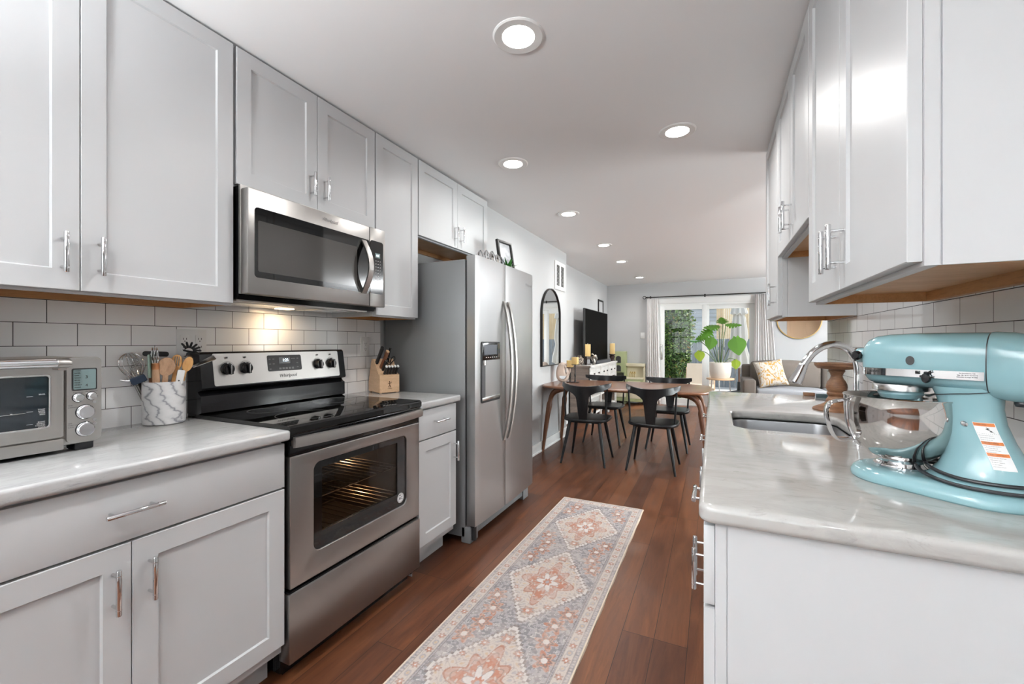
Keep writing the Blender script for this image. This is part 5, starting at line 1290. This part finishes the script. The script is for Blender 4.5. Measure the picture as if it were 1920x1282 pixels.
framepic('picture_frame', 3.03, -1.46, .20, .295, -9, -8, 'tall black frame with pale print on top of the refrigerator', art)
framepic('picture_frame', 2.755, -1.42, .17, .125, -9, -5, 'low black frame lying back beside the silver ornaments on the refrigerator', art2)
PL = thing('small_plant', 'little green plant between the two frames on the refrigerator', 'plant', (-1.40, 2.90, 1.7375))
obj('plant_pot', lathe(B(), [(.001, 0), (.022, 0), (.028, .03), (.024, .03), (.001, .025)], (-1.40, 2.90, 1.7375), 16, cap=False), rodm, PL)
bm = B(); r2 = random.Random(4)
for k in range(26):
    a = r2.uniform(0, 2*PI); el = r2.uniform(.15, 1.3); d = Vector((math.cos(a)*math.cos(el), math.sin(a)*math.cos(el), math.sin(el))); p = Vector((-1.40, 2.90, 1.780)); L_ = r2.uniform(.05, .10); s = d.cross(Vector((0, 0, 1))).normalized()*.011
    q = [p, p+d*L_*.5+s, p+d*L_, p+d*L_*.5-s]; bm.faces.new([bm.verts.new(v_) for v_ in q])
obj('foliage', bm, leaf3, PL, smooth=False)
for k, (y, h, lab_) in enumerate(((2.42, .085, 'nearest'), (2.50, .10, 'second'), (2.58, .11, 'third'), (2.66, .10, 'fourth'))):
    bm = B(); 
    for j in range(5):
        a = 2*PI*j/5; tube(bm, smoothpath([(-1.37, y, 1.7415), (-1.37+.03*math.cos(a), y+.026*math.sin(a), 1.741+h*.5), (-1.37+.005*math.cos(a), y+.005*math.sin(a), 1.741+h)], 3), .0035, 6)
    lathe(bm, [(.001, 0), (.022, 0), (.022, .004), (.001, .004)], (-1.37, y, 1.7375), 14)
    o = obj('silver_ornament', bm, chrome); tag(o, 'spiky silver ornament on the refrigerator edge, %s counting from the kitchen side' % lab_, 'ornament', 'silver ornaments on the refrigerator')

# ---------------------------------------------------------------- curtains, rod, far wall
RD = thing('curtain_rod', 'black curtain rod with ring finials above the patio door', 'curtain rod', (-.2, 8.82, 2.11))
yr = 8.80
obj('rod', tube(B(), [(-1.20, yr, 2.11), (1.02, yr, 2.11)], .0095, 12), rodm, RD)
for x, s_i in ((-1.235, -1), (1.055, 1)):
    bm = tube(B(), [(x+.028*math.cos(t), yr, 2.11+.028*math.sin(t)) for t in np.linspace(0, 2*PI, 25)], .006, 8, up=(0, 1, 0)); tube(bm, [(x-s_i*.03, yr, 2.11), (x-s_i*.07, yr, 2.11)], .012, 10); obj('finial', bm, rodm, RD)
for x in (-1.13, -.14, .95): obj('bracket', join(tube(B(), [(x, YF-.001, 2.11), (x, yr, 2.11)], .007, 8), bx(x-.012, x+.012, YF-.006, YF-.001, 2.075, 2.145)), rodm, RD)
def curtain(x0, x1, xb0, xb1, label, folds):
    bm = B(); nx, nz = folds*10, 16; r2 = random.Random(folds); G = []
    ph = [r2.uniform(-.6, .6) for _ in range(folds+2)]
    for j in range(nz+1):
        t = j/nz; z = 2.085-(2.075)*t; row = []
        for i in range(nx+1):
            s = i/nx; x = (x0+(x1-x0)*s)*(1-t)+(xb0+(xb1-xb0)*s)*t
            a = s*folds*2*PI; y = yr+.0+.030*math.sin(a+ph[int(s*folds)]*t)*(.7+.3*t)+.008*math.sin(2.3*a)
            row.append(bm.verts.new((x+.006*math.cos(a)*t, y, z)))
        G.append(row)
    for j in range(nz):
        for i in range(nx): bm.faces.new((G[j][i], G[j+1][i], G[j+1][i+1], G[j][i+1]))
    o = obj('curtain', bm, curtm, ang=80); md = o.modifiers.new('thick', 'SOLIDIFY'); md.thickness = .0025; tag(o, label, 'curtain')
curtain(-1.185, -.985, -1.19, -.93, 'white curtain gathered at the left of the patio door', 6)
curtain(.685, .92, .64, 1.06, 'white curtain flaring out at the right of the patio door', 8)
RM = thing('round_mirror', 'round mirror in a thin brass frame on the far wall over the sofa', 'mirror', (1.36, YF, 1.62))
obj('mirror_glass', lathe(B(), [(.001, -.020), (.325, -.020), (.325, -.004), (.001, -.004)], (1.36, YF, 1.62), 64, axis='Y'), mirror, RM)
obj('frame', lathe(B(), [(.322, -.002), (.322, -.026), (.336, -.026), (.336, -.002)], (1.36, YF, 1.62), 64, axis='Y', cap=False), brass, RM)
sw = thing('light_switch', 'white light switch plate left of the curtain on the far wall', 'switch', (-1.285, YF, 1.36))
obj('cover_plate', bx(-1.325, -1.245, YF-.007, YF-.0005, 1.30, 1.42, .002), plastic, sw); obj('toggle', bx(-1.295, -1.275, YF-.012, YF-.006, 1.335, 1.385, .002), plastic, sw)

# play kitchen
PK = thing('play_kitchen', 'sage green and cream toy kitchen left of the patio door curtain', 'play kitchen', (-1.6, 8.72, 0))
y0, y1 = 8.58, 8.86
bm = B(); box(bm, -1.86, -1.58, y0+.08, y1, .62, 1.04, .004); box(bm, -1.86, -1.83, y0+.08, y1, .0, .62); box(bm, -1.61, -1.58, y0+.08, y1, 0, .62)
box(bm, -1.86, -1.25, y0, y1, .06, .50, .004)
obj('cabinet', bm, greenp, PK)
obj('worktop', bx(-1.87, -1.24, y0-.01, y1, .50, .525, .003), creamp, PK)
obj('shelf', bx(-1.58, -1.22, y1-.12, y1, .74, .80, .003), creamp, PK)
obj('back_panel', join(bx(-1.58, -1.235, y1-.02, y1, .525, .74), bx(-1.25, -1.222, y1-.10, y1, .0, .735, .002)), creamp, PK)
for (x, z, h) in ((-1.72, .88, .14), (-1.72, .70, .12)):
    bm = prism(B(), [(x-.05, z-h/2+.0), (x+.05, z-h/2), (x+.05, z+h/4)]+[(x+.05*math.cos(t), z+h/4+.035*math.sin(t)) for t in np.linspace(.2, PI-.2, 8)]+[(x-.05, z+h/4)], lambda u, v, d: (u, y0+.08-d, v), -.0, .004)
    obj('window_opening', bm, slotm, PK)
bm = B()
for x in (-1.50, -1.46, -1.42): tube(bm, smoothpath([(x, y0+.14, .53), (x, y0+.13, .60), (x+.02, y0+.10, .64), (x+.035, y0+.09, .60)], 4), .007, 8)
obj('toy_tap', bm, brass, PK)
obj('oven_front', bx(-1.80, -1.56, y0-.008, y0+.002, .14, .44, .004), creamp, PK); obj('oven_window', bx(-1.76, -1.60, y0-.012, y0-.006, .24, .38, .003), slotm, PK); obj('fridge_front', bx(-1.52, -1.28, y0-.008, y0+.002, .12, .46, .004), creamp, PK)

# ---------------------------------------------------------------- sofa, pillow, side table, plant
SF = thing('sofa', 'grey brown sofa under the round mirror', 'sofa', (1.6, 8.3, 0))
sx0, sx1, sy0, sy1 = .44, 2.75, 7.90, 8.72
def soft(x0, x1, y0, y1, z0, z1, r=.05, puff=.02, nx=10):
    bm = bx(x0, x1, y0, y1, z0, z1, r, 4); bmesh.ops.subdivide_edges(bm, edges=[e for e in bm.edges if e.calc_length() > .15], cuts=4, use_grid_fill=True)
    cx_, cy_, cz_ = (x0+x1)/2, (y0+y1)/2, (z0+z1)/2
    for v_ in bm.verts:
        a = max(0, 1-((v_.co.x-cx_)/((x1-x0)/2))**2); b = max(0, 1-((v_.co.z-cz_)/((z1-z0)/2))**2); c_ = max(0, 1-((v_.co.y-cy_)/((y1-y0)/2))**2)
        v_.co.y += math.copysign(puff*a*b, v_.co.y-cy_)*(1 if abs(v_.co.y-cy_) > .4*(y1-y0)/2 else 0)
        v_.co.z += (puff*a*c_ if v_.co.z > cz_ else 0)
    return bm
obj('base', bx(sx0+.05, sx1-.05, sy0+.03, sy1, .10, .34, .02), sofam, SF)
for x in (sx0, sx1-.19): obj('armrest', soft(x, x+.19, sy0, sy1-.05, .08, .615, .03, .012), sofam, SF)
obj('back', bx(sx0+.02, sx1-.02, sy1-.14, sy1, .15, .84, .04, 3), sofam, SF)
for k in range(2):
    a = sx0+.19+k*.965; obj('seat_cushion', soft(a+.004, a+.96, sy0-.01, sy1-.2, .335, .48, .04, .02), seatm, SF)
    obj('back_cushion', soft(a+(.0 if k else -.04), a+.96, sy1-.32, sy1-.10, .46, .89, .05, .05), sofam, SF)
for x in (sx0+.06, sx1-.10): 
    for y in (sy0+.06, sy1-.08): obj('leg', lathe(B(), [(.018, 0), (.026, .10)], (x, y, 0), 12), walleg, SF)
pilm = mat('ochre_branch_print_cotton', (.72, .69, .64), .85)
n1_ = noise(pilm, coords(pilm, (9, 9, 7), (.3, .5, .2)), 1.0, 1, .5, 1.5); n2_ = noise(pilm, coords(pilm, (14, 14, 14), (1, .2, .4)), 1.0, 1, .5, .8)
f1_ = ramp(pilm, n1_, [(.455, (0, 0, 0)), (.475, (1, 1, 1)), (.515, (1, 1, 1)), (.535, (0, 0, 0))]); f2_ = ramp(pilm, n2_, [(.49, (0, 0, 0)), (.497, (1, 1, 1)), (.51, (1, 1, 1)), (.517, (0, 0, 0))])
to(pilm, mix(pilm, mix(pilm, (.52, .48, .43), (.20, .12, .06), f2_), (.42, .22, .03), f1_), 'Base Color')
bm = B(); n = 18; G = {}
for s_i in (-1, 1):
    for i in range(n+1):
        for j in range(n+1):
            a, b = i/n*2-1, j/n*2-1; k_x = 1-.10*(1-a*a)*b*b; k_y = 1-.10*(1-b*b)*a*a
            p = Vector((a*.225*(1-.085*(1-b*b)), b*.225*(1-.085*(1-a*a)), s_i*.085*((1-a**4)*(1-b**4))**.6))
            if abs(a) == 1 or abs(b) == 1: p.z = 0
            key = (i, j, s_i if p.z else 0); G[(i, j, s_i)] = G.get(key) or bm.verts.new(p); G[key] = G[(i, j, s_i)]
    for i in range(n):
        for j in range(n):
            f = [G[(i, j, s_i)], G[(i+1, j, s_i)], G[(i+1, j+1, s_i)], G[(i, j+1, s_i)]]
            bm.faces.new(f if s_i > 0 else f[::-1])
bmesh.ops.transform(bm, matrix=Matrix.Translation((.855, 8.14, .715)) @ Matrix.Rotation(math.radians(13), 4, 'Z') @ Matrix.Rotation(math.radians(72), 4, 'X') @ Matrix.Rotation(math.radians(9), 4, 'Z'), verts=bm.verts)
o = obj('throw_pillow', bm, pilm, ang=80); tag(o, 'cream throw pillow with ochre branch print leaning on the sofa arm', 'pillow')
ST = thing('side_table', 'small round side table with pale top and metal legs holding the potted plant', 'side table', (.105, 7.65, 0))
obj('top', lathe(B(), [(.001, 0), (.20, 0), (.205, .008), (.205, .020), (.20, .026), (.001, .026)], (.105, 7.65, .624), 48), block, ST)
for a in (25, 145, 265):
    c_, s_ = math.cos(math.radians(a)), math.sin(math.radians(a)); obj('leg', tube(B(), [(.105+.15*c_, 7.65+.15*s_, .63), (.105+.19*c_, 7.65+.19*s_, 0)], .008, 10), nickel, ST)
obj('ring_brace', tube(B(), [(.105+.165*math.cos(t), 7.65+.165*math.sin(t), .42) for t in np.linspace(0, 2*PI, 33)], .005, 8), nickel, ST)
PT = thing('potted_monstera', 'leafy green plant with split leaves in a round cream pot by the patio door', 'potted plant', (.105, 7.65, .6505))
pc = (.105, 7.65, .6505)
obj('planter_pot', lathe(B(), [(.001, 0), (.125, 0), (.145, .03), (.160, .12), (.162, .245), (.157, .255), (.148, .25), (.146, .21), (.001, .205)], pc, 48), potm, PT)
obj('soil', lathe(B(), [(.001, 0), (.145, 0), (.145, .004), (.001, .006)], (pc[0], pc[1], pc[2]+.212), 24), soil, PT)
def leaf(bm, base, tip_dir, size, nrm, split=False, fold=.15):
    d = Vector(tip_dir).normalized(); nn = Vector(nrm); nn = (nn-d*nn.dot(d)).normalized(); s = d.cross(nn); b = Vector(base)
    out = []
    m_ = 22
    for k in range(m_+1):
        t = k/m_; x = .52*math.sin(PI*t**.75)**.8*(1-.25*t); yv = t*1.05-.12*(1-t)**3*0
        if split and 3 < k < m_-2 and k % 4 == 0: x *= .45
        out.append((x, yv))
    out[0] = (.10, -.10); 
    for sg in (-1, 1):
        ctr = [bm.verts.new(b+d*(size*(max(0, y)))) for x, y in out]; ed = [bm.verts.new(b+d*(size*y)+s*(sg*size*x)+nn*(-fold*size*x*x*2)) for x, y in out]
        for i in range(m_):
            try: bm.faces.new((ctr[i], ctr[i+1], ed[i+1], ed[i]) if sg > 0 else (ctr[i], ed[i], ed[i+1], ctr[i+1]))
            except ValueError: pass
cam2 = Vector((-.02, -1, .1))
LV = [((-.30, -.05, .36), (-1, 0, .05), .20, (0, -.3, 1), leaf3, True), ((-.12, -.10, .42), (-.2, -.1, -1), .20, (.0, -1, .2), leafm, False), ((-.31, -.08, .20), (.1, 0, -1), .17, (0, -1, 0), leaf2, False),
      ((.22, -.08, .42), (.15, -.1, -1), .28, (0, -1, .1), leafm, False), ((.08, -.05, .62), (.95, -.1, -.05), .22, (0, -.5, 1), leafm, True), ((-.02, .02, .60), (-.7, -.3, -.1), .24, (0, -.6, 1), leafm, True),
      ((.04, .0, .64), (-.1, -.6, .3), .20, (0, .3, 1), leafm, True), ((.22, .05, .06), (.05, 0, -1), .15, (0, -1, 0), leaf2, False), ((-.14, .0, .55), (-.5, -.3, -.6), .22, (0, -1, .5), leafm, True), ((-.20, .05, .44), (-.9, -.2, -.3), .17, (0, -.8, .6), leafm, True)]
for (b_, d_, s_, nr_, m_, sp_) in LV:
    base_ = Vector(pc)+Vector((b_[0], b_[1], b_[2]+.235)); lb_ = B(); leaf(lb_, base_, d_, s_, nr_, sp_); lf_ = obj('leaf', lb_, m_, PT, ang=70)
    st0 = Vector(pc)+Vector((b_[0]*.12, b_[1]*.2, .21)); mid = st0.lerp(base_, .55)+Vector((0, 0, .06)); obj('stem', tube(B(), smoothpath([st0, mid, base_], 6), .006, 8), stemm, PT)

# ---------------------------------------------------------------- outside
struct('ground_patio', bx(-6, 8, YF+.12, 22, -.12, -.06), patio)
def fence(name, label, y, x0, x1, z0, z1, bw, m, gap=.006, rails=True):
    r = thing(name, label, 'fence', ((x0+x1)/2, y, z0)); bm = B(); x = x0; r2 = random.Random(int(y*10))
    while x < x1:
        box(bm, x, x+bw-gap, y, y+.018, z0, z1+r2.uniform(-.004, .004)); x += bw
    bd_ = obj('board_panel', bm, m, r, smooth=False)
    for z in (z0+.25*(z1-z0), z0+.8*(z1-z0)): obj('rail', bx(x0, x1, y+.018, y+.05, z-.04, z+.04), m, r)
    return r
fence('tall_fence', 'tall pale cedar board wall seen through the right door pane', 15.0, .10, 4.6, -.06, 3.2, .055, fencelight, .004)
obj_l = fence('low_fence', 'weathered grey board fence behind the patio umbrella', 13.6, -.55, 3.6, -.06, 1.32, .14, fencegrey, .012)
SH = thing('neighbour_house', 'blue grey horizontal siding of the neighbouring house', 'house', (-1.5, 18.2, -.06))
bm = B()
for k in range(28): 
    z = -.06+k*.15; ring_skin(bm, [[(x, 18.0, z), (x, 18.03, z+.15), (x, 18.2, z+.15), (x, 18.2, z)] for x in (-5, .35)])
obj('siding', bm, siding, SH, smooth=False)
HG = thing('tall_hedge', 'dense tall green hedge filling the left door pane', 'hedge', (-.95, 10.9, -.06))
hr = np.random.default_rng(11); nL = 9000
vs = np.zeros((nL, 4, 3)); c_ = np.stack((hr.uniform(-1.75, -.43, nL), hr.uniform(10.5, 11.5, nL), hr.uniform(-.05, 2.65, nL)), -1)
c_[:, 0] += .06*np.sin(c_[:, 2]*5)+(hr.random(nL)-.5)*.08-.05*(c_[:, 2] > 2)
sh = hr.random(nL) < .72; c_[sh, 1] = 10.45+.10*np.sin(c_[sh, 0]*9+c_[sh, 2]*6)+hr.random(sh.sum())*.14
d_ = hr.normal(size=(nL, 3)); d_[:, 2] = d_[:, 2]*.6-.35; d_ /= np.linalg.norm(d_, axis=1)[:, None]
s_ = np.cross(d_, hr.normal(size=(nL, 3))); s_ /= np.linalg.norm(s_, axis=1)[:, None]; Ls = hr.uniform(.05, .10, nL)[:, None]; Ws = hr.uniform(.011, .019, nL)[:, None]
vs[:, 0] = c_-d_*Ls*.5; vs[:, 1] = c_+s_*Ws; vs[:, 2] = c_+d_*Ls*.5; vs[:, 3] = c_-s_*Ws
me = bpy.data.meshes.new('foliage'); me.from_pydata(vs.reshape(-1, 3).tolist(), [], np.arange(nL*4).reshape(-1, 4).tolist())
hl = mat('hedge_leaf', (.07, .16, .025), .35); geo = hl.node_tree.nodes.new('ShaderNodeNewGeometry')
to(hl, ramp(hl, geo.outputs['Random Per Island'], [(0, (.025, .07, .012)), (.45, (.07, .16, .025)), (.8, (.15, .26, .05)), (.97, (.34, .36, .10)), (1, (.40, .15, .05))]), 'Base Color')
me.materials.append(hl); o = bpy.data.objects.new('foliage', me); C.objects.link(o); o.parent = HG; o.location = (.95, -10.9, .06)
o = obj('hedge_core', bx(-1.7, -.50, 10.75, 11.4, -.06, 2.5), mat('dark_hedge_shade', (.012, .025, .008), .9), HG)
UM = thing('patio_umbrella', 'closed white patio umbrella outside the right door pane', 'umbrella', (.585, 12.0, -.06))
obj('pole', tube(B(), [(.585, 12, -.06), (.585, 12, 2.4)], .022, 12), walleg, UM)
bm = B(); rings = []
for z, r_, am in ((2.38, .03, .1), (2.25, .09, .2), (2.10, .15, .3), (1.92, .20, .35), (1.90, .12, .3), (1.80, .145, .3), (1.55, .18, .32), (1.30, .20, .32), (1.15, .16, .25), (1.0, .19, .3), (.80, .25, .35), (.62, .27, .35), (.60, .20, .3)):
    rings.append([(.585+(r_*(1-am*.5+am*.5*math.cos(8*t)))*math.cos(t), 12+(r_*(1-am*.5+am*.5*math.cos(8*t)))*math.sin(t), z+.02*math.cos(8*t)) for t in np.linspace(0, 2*PI, 96, endpoint=False)])
ring_skin(bm, rings); obj('canopy', bm, clothw, UM, ang=60)
obj('base', lathe(B(), [(.001, 0), (.26, 0), (.26, .05), (.05, .09), (.04, .30), (.001, .30)], (.585, 12, -.06), 24), rodm, UM)
LC = thing('patio_lounge_chair', 'beige patio lounge chair beside the hedge outside', 'lounge chair', (-.10, 9.9, -.06))
def slabr(x0, x1, pts, th, m, name):
    bm = B(); rg = [(y, z) for y, z in pts]+[(y, z+th) for y, z in pts[::-1]]; ring_skin(bm, [[(x, y, z) for y, z in rg] for x in (x0, x1)]); obj(name, bm, m, LC)
slabr(-.52, .02, [(9.25, .22), (9.8, .25), (10.22, .66)], .10, mat('beige_cushion', (.42, .34, .27), .8), 'cushion')
slabr(-.54, .04, [(9.2, .16), (9.8, .19), (10.25, .62)], .05, block, 'frame')
for x in (-.50, -.02):
    for y in (9.3, 9.85): obj('leg', bx(x-.02, x+.02, y-.02, y+.02, -.06, .19), block, LC)

# ---------------------------------------------------------------- unseen uplights added to brighten the ceiling and fill the rooms
def fill_uplight(x, y, power, label):
    r = thing('added_fill_lamp', label, 'fill lamp', (x, y, 0))
    obj('base', lathe(B(), [(.001, 0), (.14, 0), (.14, .015), (.02, .03), (.001, .03)], (x, y, 0), 28), rodm, r)
    obj('pole', tube(B(), [(x, y, .02), (x, y, 1.66)], .012, 12), rodm, r)
    obj('lamp_shade', lathe(B(), [(.02, 1.64), (.10, 1.67), (.17, 1.74), (.20, 1.80), (.195, 1.80), (.165, 1.745), (.095, 1.68), (.02, 1.655)], (x, y, 0), 32, cap=False), rodm, r)
    light('AREA', 'fill_uplight_source', (x, y, 1.77), power*1.25, (.95, .98, 1), (PI, 0, 0), shape='DISK', size=.30)
fill_uplight(-1.2, -.95, 90, 'added unseen fill lamp in the front room behind the viewer')
fill_uplight(-1.55, -2.1, 60, 'added unseen fill lamp beside the front window')
fill_uplight(1.35, 2.2, 38, 'added unseen fill lamp in the hall behind the tiled partition')
fill_uplight(2.9, 6.9, 150, 'added unseen fill lamp at the right side of the living room')
